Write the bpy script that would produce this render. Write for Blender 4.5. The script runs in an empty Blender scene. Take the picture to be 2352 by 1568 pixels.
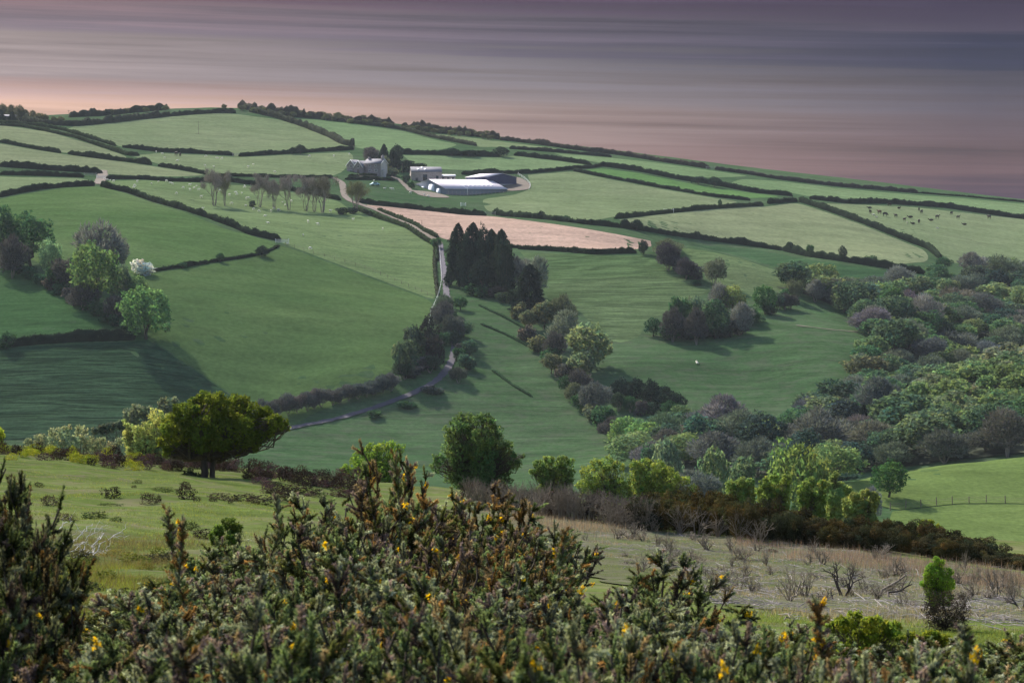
import bpy, math, random
import numpy as np
from mathutils import Vector, Matrix
from mathutils.geometry import delaunay_2d_cdt

# ------------------------------------------------------------------ camera, sky, sun, exposure
S = bpy.context.scene
C = S.collection
PITCH = math.atan((784 - 490) / 5226.7)          # the horizon lies behind the far ridge
cam_d = bpy.data.cameras.new('camera')
cam = bpy.data.objects.new('camera', cam_d)
C.objects.link(cam)
cam_d.sensor_width = 36
cam_d.lens = 80
cam_d.clip_start = 0.1
cam_d.clip_end = 20000
cam.rotation_euler = (math.pi / 2 - PITCH, 0, 0)
cam_d.dof.use_dof = True
cam_d.dof.focus_distance = 160
cam_d.dof.aperture_fstop = 11.0
S.camera = cam

SUN_AZ = -34.0      # degrees from straight ahead (+Y), negative = to the left
SUN_EL = 40.0
sd = Vector((math.sin(math.radians(SUN_AZ)) * math.cos(math.radians(SUN_EL)),
             math.cos(math.radians(SUN_AZ)) * math.cos(math.radians(SUN_EL)),
             math.sin(math.radians(SUN_EL))))
sun_d = bpy.data.lights.new('sun', 'SUN')
sun_d.energy = 4.6
sun_d.angle = math.radians(0.6)
sun_d.color = (1.0, 0.93, 0.82)
sun = bpy.data.objects.new('sun', sun_d)
sun.rotation_euler = sd.to_track_quat('Z', 'Y').to_euler()
sun.location = (-40, 60, 80)
C.objects.link(sun)

S.view_settings.view_transform = 'Standard'
S.view_settings.look = 'None'
S.view_settings.exposure = 0.95
S.view_settings.gamma = 1
S.view_settings.use_curve_mapping = False
S.cycles.max_bounces = 5
S.cycles.diffuse_bounces = 2
S.cycles.transmission_bounces = 2
S.cycles.volume_bounces = 0
S.cycles.transparent_max_bounces = 4


def lin(r, g, b):
    f = lambda c: (c / 255 / 12.92) if c / 255 <= 0.04045 else ((c / 255 + 0.055) / 1.055) ** 2.4
    return (f(r), f(g), f(b), 1.0)


def build_world():
    w = bpy.data.worlds.new('World')
    S.world = w
    w.use_nodes = True
    nt = w.node_tree
    N, L = nt.nodes, nt.links
    N.clear()
    out = N.new('ShaderNodeOutputWorld')
    bg = N.new('ShaderNodeBackground')
    L.new(bg.outputs[0], out.inputs[0])
    sky = N.new('ShaderNodeTexSky')
    sky.sky_type = 'NISHITA'
    sky.sun_disc = False
    sky.sun_elevation = math.radians(SUN_EL)
    sky.sun_rotation = math.radians(SUN_AZ)
    sky.dust_density = 2.0
    tc = N.new('ShaderNodeTexCoord')
    sep = N.new('ShaderNodeSeparateXYZ')
    L.new(tc.outputs['Generated'], sep.inputs[0])

    def m(op, a, b=None, c=None, clamp=False):
        n = N.new('ShaderNodeMath')
        n.operation = op
        n.use_clamp = clamp
        for i, v in enumerate((a, b, c)):
            if v is None:
                continue
            if isinstance(v, (int, float)):
                n.inputs[i].default_value = v
            else:
                L.new(v, n.inputs[i])
        return n.outputs[0]

    def rng_(v, a, b, c=0.0, d=1.0, smooth=False):
        n = N.new('ShaderNodeMapRange')
        n.clamp = True
        if smooth:
            n.interpolation_type = 'SMOOTHSTEP'
        L.new(v, n.inputs[0])
        for i, q in enumerate((a, b, c, d)):
            n.inputs[i + 1].default_value = q
        return n.outputs[0]
    X, Z = sep.outputs[0], sep.outputs[2]
    tilt = m('MULTIPLY_ADD', X, 0.022, Z)                      # bands sink slightly to the right
    # stretched streak noise, two scales
    comb = N.new('ShaderNodeCombineXYZ')
    L.new(m('MULTIPLY', X, 3.2), comb.inputs[0])
    L.new(m('MULTIPLY', sep.outputs[1], 3.2), comb.inputs[1])
    L.new(m('MULTIPLY', tilt, 190.0), comb.inputs[2])
    n1 = N.new('ShaderNodeTexNoise')
    n1.inputs['Scale'].default_value = 1.0
    n1.inputs['Detail'].default_value = 6
    n1.inputs['Roughness'].default_value = 0.62
    n1.inputs['Distortion'].default_value = 0.25
    L.new(comb.outputs[0], n1.inputs['Vector'])
    comb2 = N.new('ShaderNodeCombineXYZ')
    L.new(m('MULTIPLY', X, 1.6), comb2.inputs[0])
    L.new(m('MULTIPLY', sep.outputs[1], 1.6), comb2.inputs[1])
    L.new(m('MULTIPLY', tilt, 52.0), comb2.inputs[2])
    n2 = N.new('ShaderNodeTexNoise')
    n2.inputs['Scale'].default_value = 1.0
    n2.inputs['Detail'].default_value = 3
    L.new(comb2.outputs[0], n2.inputs['Vector'])
    streak = m('SUBTRACT', n1.outputs[0], 0.5)
    broad = m('SUBTRACT', n2.outputs[0], 0.5)
    e = m('ADD', tilt, m('ADD', m('MULTIPLY', streak, 0.040), m('MULTIPLY', broad, 0.026)))
    t = rng_(e, -0.01, 0.13)

    def ramp(stops):
        r = N.new('ShaderNodeValToRGB')
        el = r.color_ramp.elements
        while len(el) > 1:
            el.remove(el[0])
        first = True
        for ev, col in stops:
            p = (ev + 0.01) / 0.14
            if first:
                el[0].position = p
                el[0].color = lin(*col)
                first = False
            else:
                x = el.new(p)
                x.color = lin(*col)
        L.new(t, r.inputs[0])
        return r.outputs[0]
    left = ramp(SKY_LEFT)
    mid = ramp(SKY_MID)
    right = ramp(SKY_RIGHT)
    fx = m('ADD', X, m('MULTIPLY', broad, 0.06))
    mx1 = N.new('ShaderNodeMix')
    mx1.data_type = 'RGBA'
    L.new(rng_(fx, -0.22, 0.0), mx1.inputs[0])
    L.new(left, mx1.inputs[6])
    L.new(mid, mx1.inputs[7])
    mx2 = N.new('ShaderNodeMix')
    mx2.data_type = 'RGBA'
    L.new(rng_(fx, 0.0, 0.2), mx2.inputs[0])
    L.new(mx1.outputs[2], mx2.inputs[6])
    L.new(right, mx2.inputs[7])
    # fine brightness streaks
    hsv = N.new('ShaderNodeHueSaturation')
    L.new(mx2.outputs[2], hsv.inputs['Color'])
    hsv.inputs['Saturation'].default_value = 1.05
    L.new(m('ADD', 1.0, m('MULTIPLY', streak, 1.8)), hsv.inputs['Value'])
    # cloud bank low down, clear Nishita sky above it
    dimsky = N.new('ShaderNodeVectorMath')
    dimsky.operation = 'SCALE'
    L.new(sky.outputs[0], dimsky.inputs[0])
    dimsky.inputs[3].default_value = NISHITA
    cl = N.new('ShaderNodeVectorMath')
    cl.operation = 'SCALE'
    L.new(hsv.outputs[0], cl.inputs[0])
    cl.inputs[3].default_value = 0.96 / (2 ** S.view_settings.exposure)
    mx3 = N.new('ShaderNodeMix')
    mx3.data_type = 'RGBA'
    L.new(rng_(Z, 0.12, 0.45, smooth=True), mx3.inputs[0])
    L.new(cl.outputs[0], mx3.inputs[6])
    L.new(dimsky.outputs[0], mx3.inputs[7])
    L.new(mx3.outputs[2], bg.inputs[0])
    bg.inputs[1].default_value = 1.0


NISHITA = 0.12
HAZE = 0.00005
SKY_LEFT = [(0.0, (236, 196, 172)), (0.043, (228, 188, 168)), (0.050, (200, 168, 162)), (0.060, (164, 148, 148)),
            (0.070, (168, 153, 151)), (0.078, (138, 124, 133)), (0.088, (150, 126, 131)), (0.096, (110, 82, 96)), (0.13, (120, 100, 116))]
SKY_MID = [(0.0, (158, 128, 124)), (0.030, (156, 128, 122)), (0.043, (156, 134, 128)), (0.052, (146, 131, 130)), (0.066, (128, 120, 126)),
           (0.072, (100, 92, 106)), (0.084, (108, 98, 110)), (0.096, (86, 70, 88)), (0.13, (104, 94, 116))]
SKY_RIGHT = [(0.0, (84, 70, 88)), (0.014, (86, 64, 80)), (0.027, (104, 78, 82)), (0.040, (98, 78, 86)), (0.055, (80, 72, 86)),
             (0.064, (74, 68, 84)), (0.067, (50, 48, 70)), (0.082, (46, 46, 70)), (0.088, (70, 62, 80)), (0.096, (62, 52, 74)), (0.13, (72, 66, 92))]
build_world()

# ------------------------------------------------------------------ terrain
F = 5226.7                        # focal length in the units the sites below were surveyed in
CP, SP = math.cos(PITCH), math.sin(PITCH)


def los(u, v, Y):
    """World point at distance Y ahead, seen in direction (u, v)."""
    a = (np.asarray(u, float) - 1176) / F
    b = (784 - np.asarray(v, float)) / F
    t = np.asarray(Y, float) / (CP + b * SP)
    return t * a, np.asarray(Y, float) + 0 * a, t * (b * CP - SP)


class TPS:
    def __init__(self, pts, sc, smooth):
        p = np.array(pts, float)
        self.sc = sc
        self.p = p[:, :2] / sc
        n = len(p)
        d = np.hypot(self.p[:, None, 0] - self.p[None, :, 0], self.p[:, None, 1] - self.p[None, :, 1])
        K = d * d * np.log(d + 1e-9) + np.eye(n) * smooth
        P = np.c_[np.ones(n), self.p]
        A = np.zeros((n + 3, n + 3))
        A[:n, :n] = K
        A[:n, n:] = P
        A[n:, :n] = P.T
        self.w = np.linalg.solve(A, np.r_[p[:, 2], 0, 0, 0])

    def __call__(self, x, y):
        x = np.asarray(x, float)
        y = np.asarray(y, float)
        sh = x.shape
        X = x.ravel() / self.sc
        Y = y.ravel() / self.sc
        out = np.empty(X.size)
        n = len(self.p)
        for i in range(0, X.size, 20000):
            a, b = X[i:i + 20000, None], Y[i:i + 20000, None]
            d2 = (a - self.p[None, :, 0]) ** 2 + (b - self.p[None, :, 1]) ** 2
            out[i:i + 20000] = 0.5 * (d2 * np.log(d2 + 1e-12)) @ self.w[:n] + self.w[n] + self.w[n + 1] * a[:, 0] + self.w[n + 2] * b[:, 0]
        return out.reshape(sh)


FAR = [(-150, 1050, 530), (0, 1005, 540), (300, 1000, 540), (600, 1020, 535), (900, 1060, 522), (1150, 1080, 512),
       (-150, 780, 600), (0, 780, 592), (350, 780, 592), (650, 850, 590), (850, 850, 585),
       (0, 600, 670), (350, 620, 665), (650, 650, 670), (850, 700, 650), (980, 700, 665),
       (-150, 460, 800), (0, 460, 790), (250, 430, 830), (450, 490, 770), (640, 560, 730), (850, 560, 760), (1000, 560, 765),
       (1020, 650, 700), (1040, 800, 615), (900, 930, 568), (680, 985, 550),
       (500, 480, 832), (750, 490, 838), (830, 465, 872),
       (0, 400, 890), (230, 405, 900), (450, 410, 905), (780, 410, 940),
       (0, 335, 985), (300, 350, 1000), (550, 355, 1030), (820, 350, 1050), (850, 398, 980), (1040, 446, 955), (1200, 430, 975),
       (-150, 290, 1090), (0, 290, 1085), (150, 287, 1110), (300, 288, 1130), (540, 248, 1250), (300, 262, 1210), (100, 275, 1165), (-150, 280, 1160),
       (420, 251, 1240), (800, 272, 1245), (1130, 312, 1235), (1500, 356, 1200), (1900, 408, 1150), (2352, 463, 1100), (2550, 490, 1080),
       (700, 300, 1160), (1100, 335, 1120), (1000, 352, 1060), (1200, 382, 1035), (1350, 382, 1045), (1700, 452, 975), (1400, 482, 905), (1200, 470, 905),
       (1830, 457, 1000), (1500, 520, 855), (2000, 560, 880), (2130, 592, 855), (2352, 495, 1030), (2352, 580, 930), (2100, 530, 930),
       (830, 474, 862), (1130, 492, 872), (1500, 556, 802), (1460, 576, 768), (1200, 571, 760), (1020, 545, 775),
       (1600, 572, 842), (1900, 620, 805), (2150, 632, 800),
       (1570, 562, 745), (1640, 577, 738), (1700, 592, 732), (1780, 618, 724), (1850, 645, 713), (1590, 566, 785, -9), (1700, 596, 778, -13), (1780, 618, 770, -14), (1860, 645, 760, -13),
       (1250, 582, 745), (1500, 592, 728), (1300, 700, 670), (1550, 640, 698), (1420, 800, 615), (1500, 780, 630), (1600, 792, 622), (1850, 700, 678),
       (1990, 760, 645), (1450, 830, 600), (1600, 950, 558), (1800, 985, 545), (1950, 850, 590), (1750, 870, 590),
       (1170, 690, 668, -1), (1250, 780, 620, -2), (1330, 900, 575, -2), (1400, 1010, 530, -2),
       (1100, 680, 682), (1100, 850, 600), (1200, 900, 580), (1300, 1050, 522), (1100, 1000, 545),
       (2000, 700, 720), (2200, 622, 850), (2352, 620, 880), (2200, 750, 715), (2352, 750, 735), (2100, 820, 620),
       (2352, 838, 550), (2200, 885, 532), (2050, 950, 505), (2000, 1010, 480), (2352, 1020, 460), (2200, 1045, 445),
       (2352, 820, 630, -15), (2150, 860, 590, -9), (1950, 960, 540), (2550, 850, 555), (2550, 620, 880),
       (1500, 1060, 500), (1700, 1070, 480), (1850, 1080, 460), (700, 1092, 500),
       (1950, 1112, 375), (2040, 1130, 370), (2352, 1050, 410), (2150, 1072, 400), (2352, 1150, 370), (2352, 1250, 340), (2100, 1180, 358), (2100, 1250, 335),
       (2550, 1050, 415), (2550, 1200, 350), (2200, 1068, 425, -3), (1900, 1110, 420, -4)]
fp = []
for q in FAR:
    x, y, z = los(q[0], q[1], q[2])
    fp.append((float(x), float(y), float(z) + (q[3] if len(q) > 3 else 0)))
for x in (-300, -120, 0, 120, 300):
    fp += [(x, 300, -62), (x, 180, -70), (x, 0, -80), (x, 1420, 20 - 0.09 * x), (x, 1600, -5 - 0.09 * x), (x, 2100, -50)]
fp += [(-650, 1200, 45), (650, 1200, -45), (-600, 700, -10), (600, 700, -20), (-500, 450, -60), (500, 400, -50)]
ztf = TPS(fp, 300.0, 1e-4)
NEAR = [(0, 0, -1.7), (-6, 8, -2.6), (6, 8, -2.7), (0, 20, -3.95), (-8, 20, -3.9), (10, 20, -4.5), (0, -15, -0.6), (-20, 0, -1.5), (20, 0, -2.2)]
for q in [(250, 1400, 30), (1700, 1385, 40), (2250, 1450, 34), (200, 1230, 55), (700, 1200, 60), (0, 1046, 112), (350, 1066, 112), (700, 1092, 110), (1000, 1130, 100),
          (1250, 1185, 88), (1700, 1218, 83), (2352, 1318, 72), (2000, 1280, 76), (1100, 1200, 70), (1300, 1280, 60), (2000, 1350, 50), (-400, 1040, 110), (400, 1110, 84)]:
    x, y, z = los(*q)
    NEAR.append((float(x), float(y), float(z)))
for x in (-90, -40, 0, 40, 90):
    NEAR += [(x, 150, -21 if x < 10 else -24), (x, 200, -36), (x, 260, -56), (x, 330, -85)]
NEAR += [(-80, 60, -6), (80, 60, -14), (80, 20, -6), (-80, 100, -10), (80, 100, -18), (0, 500, -150), (-200, 400, -110), (200, 400, -110)]
ztn = TPS(NEAR, 60.0, 1e-3)


def ground_z(x, y):
    x = np.asarray(x, float)
    y = np.asarray(y, float)
    a = ztn(x, y)
    b = ztf(x, y)
    a = np.where(y > 420, -300.0, a)
    k = 2.0
    m = np.maximum(a, b)
    z = m + k * np.log(np.exp((a - m) / k) + np.exp((b - m) / k))
    # gentle natural unevenness
    z = z + 0.10 * np.sin(x * 0.31 + 1.3 * np.sin(y * 0.11)) * np.sin(y * 0.23 + 0.7) * np.clip(y / 60, 0, 1)
    lump = np.clip((y - 34) / 20, 0, 1) * np.clip((118 - y) / 12, 0, 1)
    z = z + lump * (0.07 * np.sin(x * 1.15 + 2.1 * np.sin(y * 0.31)) * np.sin(y * 0.83 + 1.7 * np.sin(x * 0.41)) + 0.035 * np.sin(x * 2.3 + y * 1.9) * np.sin(y * 1.6 - x * 1.2))
    z = z + 0.35 * np.sin(x * 0.047 + 0.9 * np.sin(y * 0.021)) * np.sin(y * 0.039) * np.clip((y - 300) / 200, 0, 1)
    return z


YS = np.concatenate([np.geomspace(3, 120, 110)[:-1], np.linspace(120, 1500, 360)])


def hit(uv, ymin=0.0):
    """First ground point met looking towards each (u, v); None where the sky is met."""
    uv = np.asarray(uv, float).reshape(-1, 2)
    a = (uv[:, 0] - 1176) / F
    b = (784 - uv[:, 1]) / F
    sx = a / (CP + b * SP)
    sz = (b * CP - SP) / (CP + b * SP)
    ys = YS[YS >= ymin]
    res = []
    Yg = np.tile(ys, (len(uv), 1))
    G = ground_z(sx[:, None] * Yg, Yg)
    below = sz[:, None] * Yg <= G
    for i in range(len(uv)):
        k = np.argmax(below[i])
        if not below[i, k]:
            res.append(None)
            continue
        k0 = max(k - 1, 0)
        d0 = sz[i] * ys[k0] - G[i, k0]
        d1 = sz[i] * ys[k] - G[i, k]
        f = d0 / (d0 - d1) if d0 != d1 else 0
        Y = ys[k0] + f * (ys[k] - ys[k0])
        res.append((sx[i] * Y, Y))
    return res


def base(u, v, ymin=200.0):
    r = hit([(u, v)], ymin)[0]
    if r is None:          # just over the skyline: step down until the ground is met
        for dv in range(1, 40):
            r = hit([(u, v + dv)], ymin)[0]
            if r:
                break
    x, y = r
    return float(x), float(y), float(ground_z(x, y))


def base_at(u, Y):
    x = (u - 1176) / F * Y
    return float(x), float(Y), float(ground_z(x, Y))

# ------------------------------------------------------------------ materials
def mat(name):
    m = bpy.data.materials.new(name)
    m.use_nodes = True
    nt = m.node_tree
    nt.nodes.clear()
    o = nt.nodes.new('ShaderNodeOutputMaterial')
    return m, nt, nt.nodes, nt.links, o


def nd(N, t, **kw):
    n = N.new(t)
    for k, v in kw.items():
        setattr(n, k, v)
    return n


def noise(N, L, vec, scale, detail=4, rough=0.55, dist=0.0):
    n = N.new('ShaderNodeTexNoise')
    n.inputs['Scale'].default_value = scale
    n.inputs['Detail'].default_value = detail
    n.inputs['Roughness'].default_value = rough
    n.inputs['Distortion'].default_value = dist
    if vec is not None:
        L.new(vec, n.inputs['Vector'])
    return n.outputs[0]


def ramp(N, L, fac, stops, interp='LINEAR'):
    r = N.new('ShaderNodeValToRGB')
    r.color_ramp.interpolation = interp
    el = r.color_ramp.elements
    el[0].position, el[0].color = stops[0][0], (*stops[0][1], 1)
    el[1].position, el[1].color = stops[-1][0], (*stops[-1][1], 1)
    for p, c in stops[1:-1]:
        e = el.new(p)
        e.color = (*c, 1)
    L.new(fac, r.inputs[0])
    return r.outputs[0]


def mix(N, L, fac, a, b, mode='MIX'):
    n = N.new('ShaderNodeMix')
    n.data_type = 'RGBA'
    n.blend_type = mode
    for i, v in ((0, fac), (6, a), (7, b)):
        if isinstance(v, (int, float)):
            n.inputs[i].default_value = v
        elif isinstance(v, tuple):
            n.inputs[i].default_value = (*v[:3], 1)
        else:
            L.new(v, n.inputs[i])
    return n.outputs[2]


def mapping(N, L, vec, scale, rot=(0, 0, 0)):
    n = N.new('ShaderNodeMapping')
    n.inputs['Scale'].default_value = scale
    n.inputs['Rotation'].default_value = rot
    L.new(vec, n.inputs['Vector'])
    return n.outputs[0]


def grass_material(name, c0, c1, c2, terr=0.0, rough_patch=0.0, fine=1.0, dry=None, scale=1.0, rotz=0.0):
    """Pasture: mown colour patches, mottling and (terr) sheep terracettes along the contour."""
    m, nt, N, L, o = mat(name)
    tc = N.new('ShaderNodeNewGeometry')
    P = tc.outputs['Position']
    big = noise(N, L, P, 0.012 * scale, 5, 0.6, 0.4)
    col = ramp(N, L, big, [(0.32, c0), (0.5, c1), (0.68, c2)])
    med = noise(N, L, mapping(N, L, P, (0.05 * scale, 0.13 * scale, 0.1), (0, 0, rotz)), 1.0, 6, 0.65, 0.6)
    col = mix(N, L, 0.85, col, ramp(N, L, med, [(0.3, (0.74, 0.74, 0.74)), (0.7, (1.22, 1.22, 1.22))]), 'MULTIPLY')
    fi = noise(N, L, P, 0.9 * fine, 7, 0.7)
    col = mix(N, L, 0.8, col, ramp(N, L, fi, [(0.3, (0.66, 0.68, 0.66)), (0.7, (1.34, 1.30, 1.28))]), 'MULTIPLY')
    if dry:
        dn = noise(N, L, mapping(N, L, P, (0.16 * scale, 0.30 * scale, 0.2)), 1.0, 8, 0.72, 0.8)
        col = mix(N, L, ramp(N, L, dn, [(0.48, (0, 0, 0)), (0.62, (dry[3],) * 3)]), col, dry[:3])
    d = N.new('ShaderNodeBsdfDiffuse')
    d.inputs['Roughness'].default_value = 0.6
    b = N.new('ShaderNodeBump')
    b.inputs['Strength'].default_value = 1.0
    b.inputs['Distance'].default_value = 0.10 / fine
    L.new(fi, b.inputs['Height'])
    nrm = b.outputs[0]
    if terr:
        lo_, hi_ = (0.55, 1.38) if terr > .85 else (0.78, 1.2)
        w = noise(N, L, mapping(N, L, P, (0.045, 0.30, 0.62), (0, 0, rotz)), 1.0, 4, 0.55, 1.1)
        b2 = N.new('ShaderNodeBump')
        b2.inputs['Strength'].default_value = 1.0
        b2.inputs['Distance'].default_value = terr
        L.new(w, b2.inputs['Height'])
        L.new(nrm, b2.inputs['Normal'])
        nrm = b2.outputs[0]
        col = mix(N, L, 0.6, col, ramp(N, L, w, [(0.40, (lo_, lo_ + .02, lo_)), (0.60, (hi_, hi_ - .02, hi_ - .05))]), 'MULTIPLY')  # ripple shading painted into the colour: hollows darker, crests lighter
    L.new(col, d.inputs['Color'])
    L.new(nrm, d.inputs['Normal'])
    L.new(d.outputs[0], o.inputs[0])
    return m


def leaf_material(name, trans=0.35, spec=0.0):
    """Foliage: the object's own colour times a per-leaf tint, part of the light passing through the leaf."""
    m, nt, N, L, o = mat(name)
    oi = N.new('ShaderNodeObjectInfo')
    at = nd(N, 'ShaderNodeAttribute', attribute_name='tint')
    col = mix(N, L, 1.0, oi.outputs['Color'], at.outputs['Color'], 'MULTIPLY')
    d = N.new('ShaderNodeBsdfDiffuse')
    t = N.new('ShaderNodeBsdfTranslucent')
    L.new(col, d.inputs['Color'])
    L.new(mix(N, L, 1.0, col, (1.15, 1.1, 0.7), 'MULTIPLY'), t.inputs['Color'])
    ms = N.new('ShaderNodeMixShader')
    ms.inputs[0].default_value = trans
    L.new(d.outputs[0], ms.inputs[1])
    L.new(t.outputs[0], ms.inputs[2])
    last = ms.outputs[0]
    if spec:
        g = N.new('ShaderNodeBsdfGlossy')
        g.inputs['Roughness'].default_value = 0.45
        g.inputs['Color'].default_value = (0.9, 0.95, 1, 1)
        m2 = N.new('ShaderNodeMixShader')
        m2.inputs[0].default_value = spec
        L.new(last, m2.inputs[1])
        L.new(g.outputs[0], m2.inputs[2])
        last = m2.outputs[0]
    L.new(last, o.inputs[0])
    return m


def simple(name, col, rough=0.8, var=0.25, scale=2.0, stretch=(1, 1, 1), bump=0.0, metal=0.0, world=False):
    m, nt, N, L, o = mat(name)
    if world:
        P = N.new('ShaderNodeNewGeometry').outputs['Position']
    else:
        P = N.new('ShaderNodeTexCoord').outputs['Object']
    n = noise(N, L, mapping(N, L, P, stretch), scale, 6, 0.65)
    c = mix(N, L, 1.0, tuple(col), ramp(N, L, n, [(0.3, (1 - var,) * 3), (0.7, (1 + var,) * 3)]), 'MULTIPLY')
    p = N.new('ShaderNodeBsdfPrincipled')
    p.inputs['Roughness'].default_value = rough
    p.inputs['Metallic'].default_value = metal
    p.inputs['Specular IOR Level'].default_value = 0.5 if rough < .5 else 0.12
    L.new(c, p.inputs['Base Color'])
    if bump:
        b = N.new('ShaderNodeBump')
        b.inputs['Distance'].default_value = bump
        L.new(n, b.inputs['Height'])
        L.new(b.outputs[0], p.inputs['Normal'])
    L.new(p.outputs[0], o.inputs[0])
    return m


def corrugated(name, col, pitch=0.25, rough=0.5, var=0.12, axis=0):
    m, nt, N, L, o = mat(name)
    P = N.new('ShaderNodeTexCoord').outputs['Object']
    w = nd(N, 'ShaderNodeTexWave', bands_direction='XYZ'[axis], wave_profile='SIN')
    w.inputs['Scale'].default_value = 1 / pitch / 3
    L.new(P, w.inputs['Vector'])
    n = noise(N, L, mapping(N, L, P, (0.5, 0.12, 0.5) if axis == 0 else (0.12, 0.5, 0.5)), 1.5, 6, 0.7)
    c = mix(N, L, 1.0, tuple(col), ramp(N, L, n, [(0.3, (1 - var,) * 3), (0.7, (1 + var,) * 3)]), 'MULTIPLY')
    p = N.new('ShaderNodeBsdfPrincipled')
    p.inputs['Roughness'].default_value = rough
    p.inputs['Specular IOR Level'].default_value = 0.15
    b = N.new('ShaderNodeBump')
    b.inputs['Distance'].default_value = 0.004
    L.new(w.outputs[0], b.inputs['Height'])
    L.new(b.outputs[0], p.inputs['Normal'])
    L.new(c, p.inputs['Base Color'])
    L.new(p.outputs[0], o.inputs[0])
    return m


M = {}
M['leaf'] = leaf_material('leaves', 0.48)
M['leaf_stiff'] = leaf_material('stiff_leaves', 0.22)
M['twig'] = leaf_material('twigs', 0.0)
M['gorse'] = leaf_material('gorse_spines', 0.25)
M['petal'] = leaf_material('petals', 0.4)
M['bark'] = simple('bark', (0.075, 0.062, 0.05), 0.9, 0.35, 6, (1, 1, 0.3), 0.02)
M['pale_bark'] = simple('pale_bark', (0.24, 0.21, 0.19), 0.85, 0.3, 4, (1, 1, 0.4), 0.02)
M['white_wood'] = simple('white_wood', (0.6, 0.57, 0.58), 0.8, 0.2, 9)
M['dead_wood'] = simple('dead_wood', (0.19, 0.162, 0.13), 0.8, 0.45, 9, (1, 1, 0.3), 0.01)
M['charred_wood'] = simple('charred_wood', (0.06, 0.05, 0.05), 0.8, 0.6, 5, (1, 1, 0.3), 0.01)
M['fleece'] = simple('fleece', (0.78, 0.74, 0.66), 0.95, 0.08, 6)
M['hide'] = simple('hide', (0.018, 0.013, 0.011), 0.7, 0.4, 3)
M['brown_hide'] = simple('brown_hide', (0.07, 0.03, 0.018), 0.7, 0.4, 3)
M['white_hide'] = simple('white_hide', (0.6, 0.56, 0.5), 0.7, 0.2, 3)


# ------------------------------------------------------------------ object helpers
def obj(name, me, parent=None, loc=None, label=None, cat=None, group=None, kind=None, color=None, rotz=None, scale=None):
    o = bpy.data.objects.new(name, me)
    C.objects.link(o)
    if parent is not None:
        o.parent = parent
    if loc is not None:
        o.location = loc
    if rotz is not None:
        o.rotation_euler = (0, 0, rotz)
    if scale is not None:
        o.scale = scale
    if color is not None:
        o.color = (*color[:3], 1)
    if label:
        o['label'] = label
    if cat:
        o['category'] = cat
    if group:
        o['group'] = group
    if kind:
        o['kind'] = kind
    return o


def mesh(name, V, Fc, m, tint=None, smooth=False):
    """Mesh from arrays; Fc is one (n,k) array or a list of such arrays."""
    me = bpy.data.meshes.new(name)
    V = np.asarray(V, np.float32)
    if not isinstance(Fc, (list, tuple)):
        Fc = [Fc]
    Fc = [np.asarray(f, np.int32) for f in Fc if len(f)]
    me.vertices.add(len(V))
    me.vertices.foreach_set('co', V.ravel())
    nl = sum(f.size for f in Fc)
    nf = sum(len(f) for f in Fc)
    me.loops.add(nl)
    me.polygons.add(nf)
    me.loops.foreach_set('vertex_index', np.concatenate([f.ravel() for f in Fc]))
    tot = np.concatenate([np.full(len(f), f.shape[1], np.int32) for f in Fc])
    st = np.concatenate([[0], np.cumsum(tot)[:-1]]).astype(np.int32)
    me.polygons.foreach_set('loop_start', st)
    me.polygons.foreach_set('loop_total', tot)
    if smooth:
        me.polygons.foreach_set('use_smooth', np.ones(nf, bool))
    me.update(calc_edges=True)
    if m is not None:
        me.materials.append(m)
    if tint is not None:
        a = me.color_attributes.new('tint', 'FLOAT_COLOR', 'POINT')
        t = np.ones((len(V), 4), np.float32)
        t[:, :3] = np.asarray(tint, np.float32)
        a.data.foreach_set('color', t.ravel())
    return me


class Acc:
    def __init__(s):
        s.V, s.F3, s.F4, s.T, s.n = [], [], [], [], 0

    def add(s, V, F3=None, F4=None, T=None):
        V = np.asarray(V, float).reshape(-1, 3)
        s.V.append(V)
        if F3 is not None and len(F3):
            s.F3.append(np.asarray(F3, int) + s.n)
        if F4 is not None and len(F4):
            s.F4.append(np.asarray(F4, int) + s.n)
        s.T.append(np.broadcast_to(np.asarray(T if T is not None else 1.0, float), (len(V), 3)) if T is None or np.ndim(T) <= 1 else np.asarray(T))
        s.n += len(V)

    def mesh(s, name, m, smooth=False):
        f = []
        if s.F3:
            f.append(np.concatenate(s.F3))
        if s.F4:
            f.append(np.concatenate(s.F4))
        return mesh(name, np.concatenate(s.V), f, m, np.concatenate(s.T), smooth)

    def box(s, x0, x1, y0, y1, z0, z1, T=None):
        V = [(x0, y0, z0), (x1, y0, z0), (x1, y1, z0), (x0, y1, z0), (x0, y0, z1), (x1, y0, z1), (x1, y1, z1), (x0, y1, z1)]
        s.add(V, None, [(0, 3, 2, 1), (4, 5, 6, 7), (0, 1, 5, 4), (1, 2, 6, 5), (2, 3, 7, 6), (3, 0, 4, 7)], T)

    def tube(s, P, R, k=5, T=None):
        P = np.asarray(P, float)
        R = np.asarray(R, float) * np.ones(len(P))
        d = np.gradient(P, axis=0)
        d /= np.linalg.norm(d, axis=1)[:, None] + 1e-9
        ref = np.array([0.3, 0.9, 0.1]) if abs(d[0][2]) > 0.7 else np.array([0.0, 0.1, 1.0])
        a = np.cross(d, ref)
        a /= np.linalg.norm(a, axis=1)[:, None] + 1e-9
        b = np.cross(d, a)
        th = np.arange(k) / k * 2 * math.pi
        V = P[:, None, :] + R[:, None, None] * (np.cos(th)[None, :, None] * a[:, None, :] + np.sin(th)[None, :, None] * b[:, None, :])
        n = len(P)
        q = []
        for i in range(n - 1):
            for j in range(k):
                q.append((i * k + j, i * k + (j + 1) % k, (i + 1) * k + (j + 1) % k, (i + 1) * k + j))
        s.add(V.reshape(-1, 3), None, q, T)


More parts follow.
